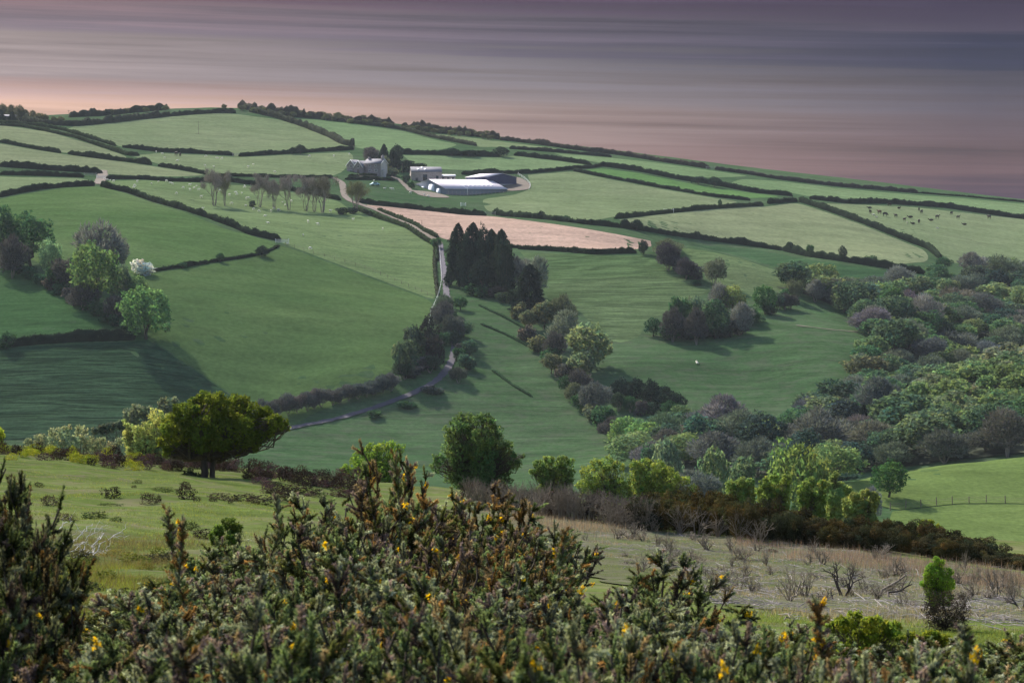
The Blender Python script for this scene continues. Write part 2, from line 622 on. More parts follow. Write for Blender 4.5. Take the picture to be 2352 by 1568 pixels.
def rdir(rng, n):
    v = rng.normal(size=(n, 3))
    return v / np.linalg.norm(v, axis=1)[:, None]


def leaf_tris(rng, P, size, elong=1.0, axis=None, tint=None, face=None):
    """One leaf triangle (or sprig) at each point P; axis: preferred direction of its length."""
    n = len(P)
    size = np.asarray(size) * np.ones(n)
    d = rdir(rng, n)
    if axis is not None:
        d = d * 0.6 + axis
        d /= np.linalg.norm(d, axis=1)[:, None]
    q = np.cross(d, rdir(rng, n) if face is None else face + rdir(rng, n) * .55)
    q /= np.linalg.norm(q, axis=1)[:, None] + 1e-9
    a = P - d * (size * elong * 0.5)[:, None] - q * (size * 0.5)[:, None]
    b = P - d * (size * elong * 0.5)[:, None] + q * (size * 0.5)[:, None]
    c = P + d * (size * elong * 0.6)[:, None]
    V = np.stack([a, b, c], 1).reshape(-1, 3)
    Fc = np.arange(3 * n).reshape(n, 3)
    T = np.repeat(tint, 3, axis=0) if tint is not None else None
    return V, Fc, T


def blob_points(rng, blobs, n, inner=0.55, squash=1.0):
    """Points on the lumpy outside of a union of spheres, a share of them further in."""
    B = np.array([b[:4] for b in blobs], float)
    w = B[:, 3] ** 2
    k = rng.choice(len(B), n, p=w / w.sum())
    d = rdir(rng, n)
    r = 1 - np.abs(rng.normal(0, 0.16, n))
    deep = rng.random(n) < 0.22
    r = np.where(deep, rng.uniform(inner, 0.9, n), r)
    # lumps: radius varies smoothly with direction
    ph = k * 1.7
    r = r * (1 + 0.16 * np.sin(5 * d[:, 0] + ph) * np.sin(4 * d[:, 1] - ph) + 0.12 * np.sin(9 * d[:, 2] + 2 * ph))
    P = B[k, :3] + d * (B[k, 3] * r)[:, None] * np.array([1, 1, squash])
    keep = np.ones(n, bool)
    for i in range(len(B)):
        dd = np.linalg.norm((P - B[i, :3]) / np.array([1, 1, squash]), axis=1)
        keep &= (dd > 0.62 * B[i, 3]) | (k == i) | (rng.random(n) < 0.12)
    return P[keep], k[keep], d[keep]


def knobbly(rng, blobs, k=4, f=.4):
    """Smaller lumps set on the outside of the big ones: a broken, leafy outline."""
    out = list(blobs)
    for b in blobs:
        for i in range(k):
            d = rdir(rng, 1)[0]
            d[2] = abs(d[2]) * .8 if rng.random() < .6 else d[2]
            s = b[3] * rng.uniform(.7, 1.08)
            out.append((b[0] + d[0] * s, b[1] + d[1] * s, b[2] + d[2] * s, b[3] * f * rng.uniform(.6, 1.3)))
    return out


def crown_mesh(name, seed, blobs, n, size, m, elong=1.2, droop=0.0, huevar=0.10, blobvar=0.14, squash=1.0):
    rng = np.random.default_rng(seed)
    P, k, d = blob_points(rng, blobs, n, squash=squash)
    bt = rng.normal(1, blobvar, len(blobs))
    hv = rng.normal(0, huevar, len(blobs))
    tb = bt[k] * rng.uniform(0.7, 1.3, len(P))
    T = np.stack([tb * (1 + hv[k] + rng.normal(0, 0.06, len(P))), tb, tb * (1 - hv[k] * 0.5)], 1)
    T = np.clip(T, 0.25, 2.2)
    ax = rdir(rng, len(P)) * .8 + d * .25 + np.array([0, 0, -droop])
    V, Fc, TT = leaf_tris(rng, P, size * rng.uniform(0.6, 1.4, len(P)), elong, ax, T, d + np.array([0, 0, .35]))
    return mesh(name, V, Fc, m, TT)


def limb(rng, A, p0, p1, r0, r1, wob=0.06, seg=5, k=5):
    p0, p1 = np.asarray(p0, float), np.asarray(p1, float)
    t = np.linspace(0, 1, seg)[:, None]
    P = p0 + (p1 - p0) * t
    ln = np.linalg.norm(p1 - p0)
    P[1:-1] += rng.normal(0, wob * ln, (seg - 2, 3))
    A.tube(P, np.linspace(r0, r1, seg), k)
    return P


# ---- unit trees: height 1, crown diameter 1 (scaled when placed)
LIB = {}


def unit_round(seed, n=4000, low=-0.04, name='crown', lumps=20, size=0.056, matname='leaf', elong=1.2, top=0.0, cone=False):
    rng = np.random.default_rng(seed)
    cz = (1 + low) / 2
    hz = (1 - low) / 2
    blobs = []
    for i in range(lumps):
        d = rdir(rng, 1)[0]
        if d[2] < -0.5:
            d[2] *= -0.6
        s = rng.uniform(0.55, 0.74)
        blobs.append((d[0] * 0.5 * s * 0.86, d[1] * 0.5 * s * 0.86, cz + d[2] * hz * s, rng.uniform(0.15, 0.25) * (1 - low * 0.3)))
    blobs.append((0, 0, cz, 0.3 * (1 - low)))
    cr = crown_mesh(name, seed, knobbly(rng, blobs, 3, .42), n, size, M[matname], elong)
    A = Acc()
    base_r = 0.035
    top_ = limb(rng, A, (0, 0, -0.05), (rng.normal(0, .02), rng.normal(0, .02), cz), base_r, 0.015)
    for b in blobs[:6]:
        st = top_[rng.integers(1, 4)]
        limb(rng, A, st, b[:3], 0.014, 0.005, 0.05, 4, 4)
    return cr, A.mesh('trunk', M['bark'], True)


def unit_shrub(seed, n=1500, size=0.07, lumps=12, matname='leaf'):
    rng = np.random.default_rng(seed)
    blobs = []
    for i in range(lumps):
        a = rng.uniform(0, 2 * math.pi)
        r = rng.uniform(0.1, 0.36)
        z = rng.uniform(0.15, 0.75) * (1 - 0.6 * r)
        blobs.append((r * math.cos(a), r * math.sin(a), z, rng.uniform(0.14, 0.24)))
    blobs.append((0, 0, 0.35, 0.33))
    cr = crown_mesh('crown', seed, blobs, n, size, M[matname])
    A = Acc()
    for i in range(4):
        a = rng.uniform(0, 6.28)
        limb(rng, A, (0, 0, -0.05), (0.25 * math.cos(a), 0.25 * math.sin(a), 0.6), 0.02, 0.006, 0.06, 4, 4)
    return cr, A.mesh('trunk', M['bark'], True)


def branch_rec(rng, A, p, d, ln, r, lev, maxlev, tips, spread=0.5, up=0.15, k=4):
    e = p + d * ln
    m_ = (p + e) / 2 + rng.normal(0, 0.06 * ln, 3)
    A.tube([p, m_, e], [r, r * 0.8, r * 0.62], k)
    if lev >= maxlev:
        tips.append(e)
        return
    for i in range(2 if lev else 3):
        nd_ = d + rng.normal(0, spread, 3) + np.array([0, 0, up])
        nd_ /= np.linalg.norm(nd_)
        branch_rec(rng, A, e, nd_, ln * rng.uniform(0.6, 0.85), r * 0.6, lev + 1, maxlev, tips, spread, up, k)


def unit_multi(seed, stems=6, n=5200):
    """Several bare leaning stems fanning into a thin twiggy top."""
    rng = np.random.default_rng(seed)
    A = Acc()
    tips = []
    for i in range(stems):
        a = rng.uniform(0, 6.28)
        lean = rng.uniform(0.05, 0.38)
        d = np.array([math.cos(a) * lean, math.sin(a) * lean, 1.0])
        d /= np.linalg.norm(d)
        branch_rec(rng, A, np.array([math.cos(a) * 0.03, math.sin(a) * 0.03, -0.04]), d, rng.uniform(0.32, 0.44), 0.019, 0, 3, tips, 0.28, 0.12)
    tips = np.array(tips)
    s = 0.98 / max(tips[:, 2].max(), 0.01)
    for v in A.V:
        v *= s
    tips = tips * s
    k = rng.integers(0, len(tips), n)
    P = tips[k] + rng.normal(0, 0.055, (n, 3)) * np.array([1, 1, 0.9])
    P[:, 2] = np.minimum(P[:, 2], 1.02)
    tb = rng.uniform(0.6, 1.4, n)
    T = np.stack([tb, tb, tb], 1)
    V, Fc, TT = leaf_tris(rng, P, 0.010, 7.0, np.tile([0, 0, 0.5], (n, 1)), T)
    return mesh('crown', V, Fc, M['twig'], TT), A.mesh('trunk', M['pale_bark'], True)


def unit_twig(seed, n=4800, low=-0.03):
    """Leafless or budding crown: a haze of fine twigs."""
    rng = np.random.default_rng(seed)
    cz = (1 + low) / 2
    A = Acc()
    tips = []
    for i in range(4):
        a = rng.uniform(0, 6.28)
        d = np.array([math.cos(a) * 0.35, math.sin(a) * 0.35, 1.0])
        d /= np.linalg.norm(d)
        branch_rec(rng, A, np.array([0, 0, -0.04]), d, 0.34, 0.018, 0, 2, tips, 0.45, 0.08)
    blobs = []
    for i in range(13):
        d = rdir(rng, 1)[0]
        d[2] = abs(d[2]) if d[2] < -0.4 else d[2]
        s = rng.uniform(0.5, 0.7)
        blobs.append((d[0] * 0.5 * s, d[1] * 0.5 * s, cz + d[2] * (1 - low) / 2 * s, rng.uniform(0.16, 0.24)))
    blobs.append((0, 0, cz, 0.3))
    P, k, d = blob_points(rng, blobs, n, inner=0.2)
    tb = rng.normal(1, 0.12, len(blobs))[k] * rng.uniform(0.6, 1.4, len(P))
    T = np.stack([tb * rng.uniform(0.92, 1.08, len(P)), tb, tb], 1)
    V, Fc, TT = leaf_tris(rng, P, 0.024, 3.2, d + np.array([0, 0, 0.7]), T)
    return mesh('crown', V, Fc, M['leaf_stiff'], TT), A.mesh('trunk', M['pale_bark'], True)


def unit_conifer(seed, n=4200):
    rng = np.random.default_rng(seed)
    t = rng.random(n) ** 0.7
    z = 0.06 + 0.94 * (1 - t)
    saw = 0.78 + 0.22 * ((z * 15 + rng.uniform(0, 0.2, n)) % 1)
    a = rng.uniform(0, 2 * math.pi, n)
    lob = 1 + 0.20 * np.sin(a * 5 + z * 17 + seed) + 0.22 * np.sin(a * 2 + z * 9 + seed * 1.3) + 0.12 * np.sin(a * 9 - z * 31)
    z = z - 0.05 * np.sin(a * 3 + seed) * (z < 0.8)
    r = 0.5 * (t ** 0.48) * saw * lob * (1 - np.abs(rng.normal(0, 0.2, n)))
    P = np.stack([r * np.cos(a), r * np.sin(a), z + rng.normal(0, 0.008, n)], 1)
    ax = np.stack([np.cos(a), np.sin(a), np.full(n, -0.25)], 1)
    tb = rng.uniform(0.6, 1.4, n)
    T = np.stack([tb * 1.05, tb, tb], 1)
    V, Fc, TT = leaf_tris(rng, P, 0.042, 1.8, ax * 1.2, T)
    A = Acc()
    A.tube([(0, 0, -0.05), (0, 0, 0.5), (0, 0, 0.99)], [0.022, 0.013, 0.003], 5)
    return mesh('crown', V, Fc, M['leaf_stiff'], TT), A.mesh('trunk', M['bark'], True)


def unit_sheared(seed, n=1500):
    """Woodland crown combed by the wind, its lumps running up to one side."""
    rng = np.random.default_rng(seed)
    blobs = []
    for i in range(17):
        x = rng.uniform(-0.42, 0.42)
        y = rng.uniform(-0.4, 0.4)
        z = 0.62 + 0.22 * x + 0.12 * rng.normal() - 0.5 * (x * x + y * y)
        blobs.append((x, y, z, rng.uniform(0.13, 0.2)))
    cr = crown_mesh('crown', seed, blobs, n, 0.055, M['leaf'], 1.5)
    A = Acc()
    limb(rng, A, (0, 0, -0.05), (0.05, 0, 0.7), 0.03, 0.012)
    return cr, A.mesh('trunk', M['bark'], True)


for i in range(5):
    LIB.setdefault('round', []).append(unit_round(100 + i))
for i in range(3):
    LIB.setdefault('fine', []).append(unit_round(140 + i, 7200, -0.03, size=0.040, lumps=26))
for i in range(3):
    LIB.setdefault('dark', []).append(unit_round(160 + i, 4200, -0.06, size=0.048, matname='leaf_stiff'))
for i in range(4):
    LIB.setdefault('twig', []).append(unit_twig(200 + i))
for i in range(4):
    LIB.setdefault('multi', []).append(unit_multi(230 + i, 5 + i % 3))
for i in range(4):
    LIB.setdefault('conifer', []).append(unit_conifer(260 + i))
for i in range(4):
    LIB.setdefault('shrub', []).append(unit_shrub(300 + i))
for i in range(3):
    LIB.setdefault('darkshrub', []).append(unit_shrub(330 + i, 1500, 0.06, 12, 'leaf_stiff'))
for i in range(4):
    LIB.setdefault('sheared', []).append(unit_sheared(360 + i))

R0 = random.Random(7)


def place_tree(kind, x, y, h, w, color, label, cat='tree', group=None, name=None, v=None, lean=0.0, bark=None, d=None):
    lib = LIB[kind]
    i = R0.randrange(len(lib)) if v is None else v % len(lib)
    cr, tr = lib[i]
    z = float(ground_z(x, y))
    nm = {'twig': 'bare_tree', 'multi': 'bare_tree', 'conifer': 'conifer', 'dark': 'evergreen_tree', 'sheared': 'wind_combed_tree', 'shrub': 'shrub', 'darkshrub': 'shrub'}.get(kind, 'broadleaf_tree')
    if nm == 'shrub' and cat == 'tree':
        cat = 'shrub'
    root = obj(name or nm, None, None, (x, y, z), label, cat, group, rotz=R0.uniform(0, 6.28) if kind != 'sheared' else R0.uniform(-0.3, 0.3))
    root.scale = (w, d or w, h)
    j = R0.uniform(0.9, 1.1)
    t_ = (1, 1, 1) if color[0] > .4 or kind == 'multi' else ((1.16, 1.46, 1.52) if max(color) > .04 else (1.1, 1.35, 1.4))
    c = obj('crown', cr, root, color=tuple(q * j * k_ for q, k_ in zip(color, t_)))
    obj('trunk', tr, root)
    return root


def tree_px(kind, u, vt, vb, wpx, color, label, Y=None, **kw):
    """Tree whose foot is met looking towards (u, vb), as tall as reaches vt."""
    if Y is None:
        x, y, z = base(u, vb)
    else:
        x, y, z = base_at(u, Y)
    ztop = float(los(u, vt, y)[2])
    h = max(ztop - z, 0.6)
    return place_tree(kind, x, y, h, wpx / F * y, color, label, **kw)


# ------------------------------------------------------------------ hedges
def resample(P, step):
    P = np.asarray(P, float)
    d = np.r_[0, np.cumsum(np.linalg.norm(np.diff(P, axis=0), axis=1))]
    n = max(int(d[-1] / step), 2)
    t = np.linspace(0, d[-1], n + 1)
    return np.stack([np.interp(t, d, P[:, i]) for i in range(P.shape[1])], 1)


def uv_line(pts, ymin=200.0, px=8):
    """A line seen at pixels pts, laid out on the ground."""
    q = resample(pts, px)
    r = hit(q, ymin)
    out = []
    for (u, v), g in zip(q, r):
        if g is None:
            g = base(u, v, ymin)[:2]
        out.append((float(g[0]), float(g[1])))
    P = np.array(out)
    if len(P) > 4:                                    # smooth the survey noise
        Q = P.copy()
        for _ in range(2):
            Q[1:-1] = (Q[:-2] + 2 * Q[1:-1] + Q[2:]) / 4
        P = Q
    return P


hedge_seed = [0]


def hedge(pts, h, w, color, label, ymin=200.0, rough=0.25, step=1.2, leaves=14, group=None, cat='hedge', name='hedge', size=0.34, xy=None, bushy=0.0):
    hedge_seed[0] += 1
    rng = np.random.default_rng(1000 + hedge_seed[0])
    h, w = h * .80, w * .64
    P = resample(xy if xy is not None else uv_line(pts, ymin), step)
    n = len(P)
    T = np.gradient(P, axis=0)
    T /= np.linalg.norm(T, axis=1)[:, None] + 1e-9
    Nn = np.stack([-T[:, 1], T[:, 0]], 1)
    s = np.arange(n) * step
    hh = h * (1 + rough * (0.6 * np.sin(s * 0.21 + rng.uniform(0, 6)) * np.sin(s * 0.083 + rng.uniform(0, 6)) + 0.9 * rng.normal(0, 0.5, n)))
    if bushy:
        for _ in range(max(1, int(n * step / 18))):
            c = rng.uniform(0, s[-1])
            hh += h * bushy * rng.uniform(0.3, 0.9) * np.sqrt(np.clip(1 - ((s - c) / rng.uniform(1.8, 4.5)) ** 2, 0, 1))
    e = np.clip(np.minimum(s, s[-1] - s) / 1.5, 0, 1)
    hh = np.maximum(hh * (0.45 + 0.55 * e), 0.25)
    ww = w * (1 + 0.2 * rng.normal(0, 0.5, n)) * (0.5 + 0.5 * e)
    prof = [(-0.5, -0.25), (-0.52, 0.45), (-0.36, 0.9), (0.0, 1.0), (0.36, 0.9), (0.52, 0.45), (0.5, -0.25)]
    K = len(prof)
    V = np.empty((n, K, 3))
    for j, (a, b) in enumerate(prof):
        xy_ = P + Nn * (ww * a)[:, None] + rng.normal(0, 0.10 * w, (n, 2)) * (b > 0)
        V[:, j, :2] = xy_
        V[:, j, 2] = ground_z(xy_[:, 0], xy_[:, 1]) * 0 + b * hh + rng.normal(0, 0.04 * h, n) * (b > 0)
    gz = ground_z(P[:, 0], P[:, 1])
    V[:, :, 2] += gz[:, None]
    A = Acc()
    q = []
    for i in range(n - 1):
        for j in range(K - 1):
            q.append((i * K + j, i * K + j + 1, (i + 1) * K + j + 1, (i + 1) * K + j))
    tt = rng.uniform(0.6, 1.0, (n * K, 1)) * np.ones((1, 3)) * np.tile([.8, .8, 1.1, 1.3, 1.1, .8, .8], n)[:, None]  # top rows tinted lighter to stand in for sunlit hedge tops
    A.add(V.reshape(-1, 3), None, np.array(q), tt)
    # leafy surface
    L = int(n * leaves)
    i = rng.integers(0, n - 1, L)
    j = rng.uniform(0.6, K - 1.6, L)
    f = rng.random(L)
    j0 = j.astype(int)
    fj = (j - j0)[:, None]
    a = V[i, j0] * (1 - fj) + V[i, j0 + 1] * fj
    b = V[i + 1, j0] * (1 - fj) + V[i + 1, j0 + 1] * fj
    Q = a * (1 - f)[:, None] + b * f[:, None] + rng.normal(0, 0.10, (L, 3)) * min(w, 1.5)
    tb = rng.uniform(0.65, 1.45, L) * (1 + 0.2 * np.sin(Q[:, 0] * 0.4) * np.sin(Q[:, 1] * 0.3))
    TT = np.stack([tb * rng.uniform(0.9, 1.15, L), tb, tb * 0.95], 1)
    vv, ff, t3 = leaf_tris(rng, Q, size * rng.uniform(0.6, 1.4, L), 1.3, np.tile([0, 0, 0.5], (L, 1)), TT)
    A.add(vv, ff, None, t3)
    o0 = np.array([P[0, 0], P[0, 1], gz[0]])
    for v_ in A.V:
        v_ -= o0
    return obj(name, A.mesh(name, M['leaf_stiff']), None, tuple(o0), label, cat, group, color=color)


# ------------------------------------------------------------------ fields
def field(name, poly, m, lift=0.05, step=5.0, ymin=200.0, uvpoly=True, label=None, ragged=0.0):
    """A field draped over the hill inside its surveyed outline."""
    if uvpoly:
        P = uv_line(list(poly) + [poly[0]], ymin, 9)[:-1]
    else:
        P = resample(np.array(list(poly) + [poly[0]]), step)[:-1]
    if ragged:
        P = resample(np.vstack([P, P[:1]]), .5)[:-1]
        g_ = np.random.default_rng(77)
        q_ = g_.normal(0, 1, (len(P), 2))
        q_ = (q_ + np.roll(q_, 1, 0) + np.roll(q_, 2, 0) + np.roll(q_, -1, 0)) / 2
        P = P + q_ * ragged
    keep = [0]
    for i in range(1, len(P)):
        if np.hypot(*(P[i] - P[keep[-1]])) > (1.2 if not ragged else .3):
            keep.append(i)
    P = P[keep]
    n = len(P)
    x0, y0 = P.min(0)
    x1, y1 = P.max(0)
    gx, gy = np.meshgrid(np.arange(x0, x1, step), np.arange(y0, y1, step))
    G = np.stack([gx.ravel(), gy.ravel()], 1)
    ins = np.zeros(len(G), bool)
    for i in range(n):
        a, b = P[i], P[(i + 1) % n]
        c = ((a[1] > G[:, 1]) != (b[1] > G[:, 1]))
        xi = a[0] + (G[:, 1] - a[1]) / (b[1] - a[1] + 1e-12) * (b[0] - a[0])
        ins ^= c & (G[:, 0] < xi)
    G = G[ins]
    pts = [Vector((float(a), float(b))) for a, b in np.vstack([P, G])]
    edges = [(i, (i + 1) % n) for i in range(n)]
    v2, e2, f2, *_ = delaunay_2d_cdt(pts, edges, [], 1, 1e-4)
    V = np.array([(v.x, v.y) for v in v2])
    z = ground_z(V[:, 0], V[:, 1]) + lift
    V3 = np.c_[V, z]
    tri = np.array([list(f) for f in f2 if len(f) == 3])
    # face up
    a, b, c = V3[tri[:, 0]], V3[tri[:, 1]], V3[tri[:, 2]]
    nz = np.cross(b - a, c - a)[:, 2]
    tri[nz < 0] = tri[nz < 0][:, ::-1]
    return obj(name, mesh(name, V3, tri, m, None, True), kind='structure', label=label)


def ribbon(name, xy, w, m, lift=0.22, kind='structure', edge=0.15, label=None):
    P = resample(xy, 1.5)
    T = np.gradient(P, axis=0)
    T /= np.linalg.norm(T, axis=1)[:, None] + 1e-9
    Nn = np.stack([-T[:, 1], T[:, 0]], 1)
    n = len(P)
    rng = np.random.default_rng(5)
    K = 5
    V = np.empty((n, K, 3))
    for j in range(K):
        a = (j / (K - 1) - 0.5) * w
        off = rng.normal(0, edge, n) if j in (0, K - 1) else 0
        q = P + Nn * (a + off)[:, None] if np.ndim(off) else P + Nn * a
        V[:, j, :2] = q
        V[:, j, 2] = ground_z(q[:, 0], q[:, 1]) + lift + (0.03 if j == 2 else 0)
    q = [(i * K + j, i * K + j + 1, (i + 1) * K + j + 1, (i + 1) * K + j) for i in range(n - 1) for j in range(K - 1)]
    return obj(name, mesh(name, V.reshape(-1, 3), np.array(q), m, None, True), kind=kind, label=label)

# ------------------------------------------------------------------ ground and fields
def grid_mesh(name, xs, ys, m, lift=0.0):
    X, Y = np.meshgrid(xs, ys)
    Z = np.clip(ground_z(X, Y), -300, 80)
    V = np.stack([X, Y, Z + lift], -1).reshape(-1, 3)
    nx, ny = len(xs), len(ys)
    i = np.arange(nx - 1)[None, :] + nx * np.arange(ny - 1)[:, None]
    q = np.stack([i, i + 1, i + nx + 1, i + nx], -1).reshape(-1, 4)
    return mesh(name, V, q, m, None, True)


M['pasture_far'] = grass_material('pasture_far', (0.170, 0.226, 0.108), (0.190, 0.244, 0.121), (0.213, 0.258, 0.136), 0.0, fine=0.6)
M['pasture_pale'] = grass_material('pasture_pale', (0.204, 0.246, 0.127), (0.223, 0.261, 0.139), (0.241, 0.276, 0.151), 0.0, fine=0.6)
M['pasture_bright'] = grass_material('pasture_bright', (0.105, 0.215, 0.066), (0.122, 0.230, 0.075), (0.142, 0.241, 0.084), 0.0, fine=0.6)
M['pasture_mid'] = grass_material('pasture_mid', (0.076, 0.144, 0.046), (0.098, 0.167, 0.056), (0.127, 0.193, 0.073), 0.0, fine=0.8)
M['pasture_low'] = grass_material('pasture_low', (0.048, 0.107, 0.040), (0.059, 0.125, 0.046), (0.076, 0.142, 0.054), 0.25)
M['pasture_ripple'] = grass_material('pasture_ripple', (0.072, 0.128, 0.052), (0.092, 0.148, 0.062), (0.115, 0.166, 0.078), 0.9, rotz=0.35)
M['hillside'] = grass_material('hillside', (0.049, 0.104, 0.044), (0.066, 0.125, 0.052), (0.090, 0.142, 0.071), 0.35, dry=(0.13, 0.12, 0.10, 0.35))
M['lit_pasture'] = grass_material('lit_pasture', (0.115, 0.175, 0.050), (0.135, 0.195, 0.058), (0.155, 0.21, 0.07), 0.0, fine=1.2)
M['soil'] = grass_material('ploughed_soil', (0.46, 0.325, 0.255), (0.52, 0.365, 0.285), (0.58, 0.41, 0.32), 0.0, fine=0.7)
M['down'] = grass_material('hilltop_turf', (0.098, 0.142, 0.036), (0.125, 0.168, 0.048), (0.160, 0.190, 0.070), 0.12, fine=3.0, dry=(0.20, 0.175, 0.11, 0.7), scale=3.0)
M['tarmac'] = simple('tarmac', (0.085, 0.08, 0.10), 0.8, 0.15, 0.6, world=True)
M['track'] = simple('track_dirt', (0.13, 0.108, 0.09), 0.9, 0.2, 0.6, world=True)

near_x = np.concatenate([np.linspace(-160, -32, 40)[:-1], np.arange(-32, 32, 0.45), np.linspace(32, 160, 40)])
near_y = np.concatenate([np.arange(-40, 4, 2.0), np.arange(4, 70, 0.45), np.arange(70, 127, 0.8)])
obj('hilltop', grid_mesh('hilltop', near_x, near_y, M['down']), kind='structure')
far_x = np.concatenate([-np.geomspace(1300, 405, 14), np.arange(-400, 401, 4.0), np.geomspace(405, 1300, 14)])
far_y = np.concatenate([np.arange(118, 1400, 4.0), np.geomspace(1405, 1900, 10)])
obj('ground', grid_mesh('ground', far_x, far_y, M['hillside']), kind='structure')

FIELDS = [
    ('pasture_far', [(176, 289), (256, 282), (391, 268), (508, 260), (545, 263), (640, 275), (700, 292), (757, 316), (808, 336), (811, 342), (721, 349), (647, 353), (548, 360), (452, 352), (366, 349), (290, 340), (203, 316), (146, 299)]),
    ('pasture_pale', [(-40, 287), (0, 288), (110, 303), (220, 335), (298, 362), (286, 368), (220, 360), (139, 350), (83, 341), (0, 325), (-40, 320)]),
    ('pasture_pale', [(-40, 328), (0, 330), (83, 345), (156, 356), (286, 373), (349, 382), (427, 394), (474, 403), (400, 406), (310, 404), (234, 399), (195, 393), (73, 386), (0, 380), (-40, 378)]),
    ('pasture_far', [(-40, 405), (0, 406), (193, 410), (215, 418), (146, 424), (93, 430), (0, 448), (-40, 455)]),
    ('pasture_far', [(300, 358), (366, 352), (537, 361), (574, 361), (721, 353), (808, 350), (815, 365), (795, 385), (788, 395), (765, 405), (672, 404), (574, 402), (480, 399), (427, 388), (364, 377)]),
    ('pasture_yellow', [(245, 416), (330, 414), (452, 420), (574, 428), (721, 450), (782, 464), (800, 480), (818, 484), (867, 504), (935, 526), (965, 549), (1001, 568), (1000, 600), (1000, 690), (985, 685), (645, 558), (640, 550), (574, 532), (476, 496), (425, 479), (354, 458), (293, 436)]),
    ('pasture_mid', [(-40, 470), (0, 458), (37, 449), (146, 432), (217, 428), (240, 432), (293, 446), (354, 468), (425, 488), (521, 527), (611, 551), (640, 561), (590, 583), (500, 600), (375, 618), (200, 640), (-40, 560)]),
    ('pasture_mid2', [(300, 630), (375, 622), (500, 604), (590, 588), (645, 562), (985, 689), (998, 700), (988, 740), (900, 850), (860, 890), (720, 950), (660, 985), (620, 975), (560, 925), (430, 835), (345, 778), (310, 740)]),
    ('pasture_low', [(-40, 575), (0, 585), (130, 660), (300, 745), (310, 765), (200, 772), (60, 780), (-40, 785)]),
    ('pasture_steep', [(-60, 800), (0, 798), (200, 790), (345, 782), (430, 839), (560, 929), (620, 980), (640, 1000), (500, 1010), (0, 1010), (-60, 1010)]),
    ('soil', [(832, 470), (940, 480), (1062, 494), (1130, 497), (1250, 512), (1340, 525), (1420, 539), (1505, 556), (1480, 569), (1461, 574), (1368, 576), (1295, 571), (1200, 568), (1100, 566), (1015, 548), (950, 517), (904, 496), (868, 481)]),
    ('pasture_bright2', [(650, 272), (721, 275), (794, 283), (867, 293), (923, 301), (989, 319), (1056, 333), (1010, 345), (930, 349), (900, 350), (820, 341), (790, 326), (757, 308), (700, 287)]),
    ('pasture_far', [(989, 308), (1038, 311), (1148, 325), (1319, 347), (1266, 346), (1170, 338), (1097, 338), (1062, 327), (1010, 315)]),
    ('pasture_bright2', [(925, 356), (1030, 359), (1148, 363), (1180, 358), (1271, 369), (1350, 380), (1295, 387), (1210, 395), (1148, 395), (1095, 391), (1030, 390), (960, 385), (938, 368)]),
    ('pasture_bright2', [(1271, 352), (1405, 363), (1515, 375), (1640, 393), (1723, 405), (1660, 408), (1563, 408), (1466, 390), (1393, 377), (1360, 371), (1300, 361)]),
    ('pasture_bright', [(1380, 387), (1466, 398), (1563, 418), (1668, 436), (1795, 452), (1723, 456), (1637, 447), (1515, 425), (1393, 403), (1335, 391)]),
    ('pasture_far', [(1212, 402), (1317, 394), (1393, 411), (1515, 434), (1637, 455), (1700, 464), (1640, 474), (1515, 486), (1412, 498), (1344, 510), (1246, 498), (1150, 489), (1116, 486), (1105, 458), (1180, 448), (1222, 434)]),
    ('pasture_pale', [(1422, 505), (1515, 493), (1637, 481), (1723, 475), (1760, 475), (1830, 466), (1905, 490), (1985, 519), (2088, 561), (2128, 576), (2136, 600), (2044, 610), (1937, 594), (1856, 583), (1723, 558), (1588, 541), (1478, 523), (1430, 512)]),
    ('pasture_far', [(1852, 467), (1945, 469), (2097, 476), (2258, 494), (2400, 509), (2440, 590), (2352, 600), (2185, 605), (2150, 572), (2097, 553), (1990, 511), (1910, 482)]),
    ('pasture_bright2', [(1670, 425), (1700, 411), (1787, 416), (1910, 431), (2108, 449), (2204, 455), (2400, 474), (2400, 498), (2258, 484), (2164, 470), (2030, 461), (1859, 452), (1820, 444), (1723, 434)]),
    ('pasture_ripple', [(1195, 578), (1295, 584), (1461, 588), (1490, 583), (1560, 630), (1610, 655), (1640, 665), (1480, 745), (1470, 775), (1420, 790), (1400, 780), (1330, 715), (1260, 690), (1230, 630)]),
    ('pasture_strip', [(1510, 553), (1600, 563), (1723, 571), (1856, 596), (2044, 624), (2130, 636), (2040, 640), (1930, 640), (1860, 640), (1780, 612), (1700, 588), (1600, 566)]),
    ('pasture_spur', [(1562, 568), (1630, 578), (1700, 594), (1800, 627), (1848, 648), (1800, 668), (1740, 685), (1650, 665), (1600, 612)]),
]
M['pasture_spur'] = grass_material('pasture_spur', (0.110, 0.170, 0.070), (0.125, 0.185, 0.08), (0.145, 0.195, 0.092), 0.3)  # lighter tone paints in the sunlit look of the spur crest
M['pasture_strip'] = grass_material('pasture_strip', (0.045, 0.105, 0.045), (0.055, 0.12, 0.05), (0.070, 0.13, 0.06), 0.3)  # darker green field, its tone also painting the shaded fold behind the crest
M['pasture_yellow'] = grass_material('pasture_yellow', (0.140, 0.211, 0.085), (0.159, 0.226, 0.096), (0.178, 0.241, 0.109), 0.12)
M['pasture_mid2'] = grass_material('pasture_mid2', (0.070, 0.130, 0.044), (0.093, 0.155, 0.054), (0.129, 0.190, 0.071), 0.0, fine=0.8)
M['pasture_steep'] = grass_material('pasture_steep', (0.030, 0.066, 0.034), (0.038, 0.076, 0.039), (0.046, 0.086, 0.045), 1.3, rotz=0.1)  # grass colour darkened to deepen the shade of the steep slope
M['pasture_bright2'] = grass_material('pasture_bright2', (0.148, 0.232, 0.102), (0.168, 0.249, 0.114), (0.187, 0.264, 0.127), 0.0, fine=0.6)
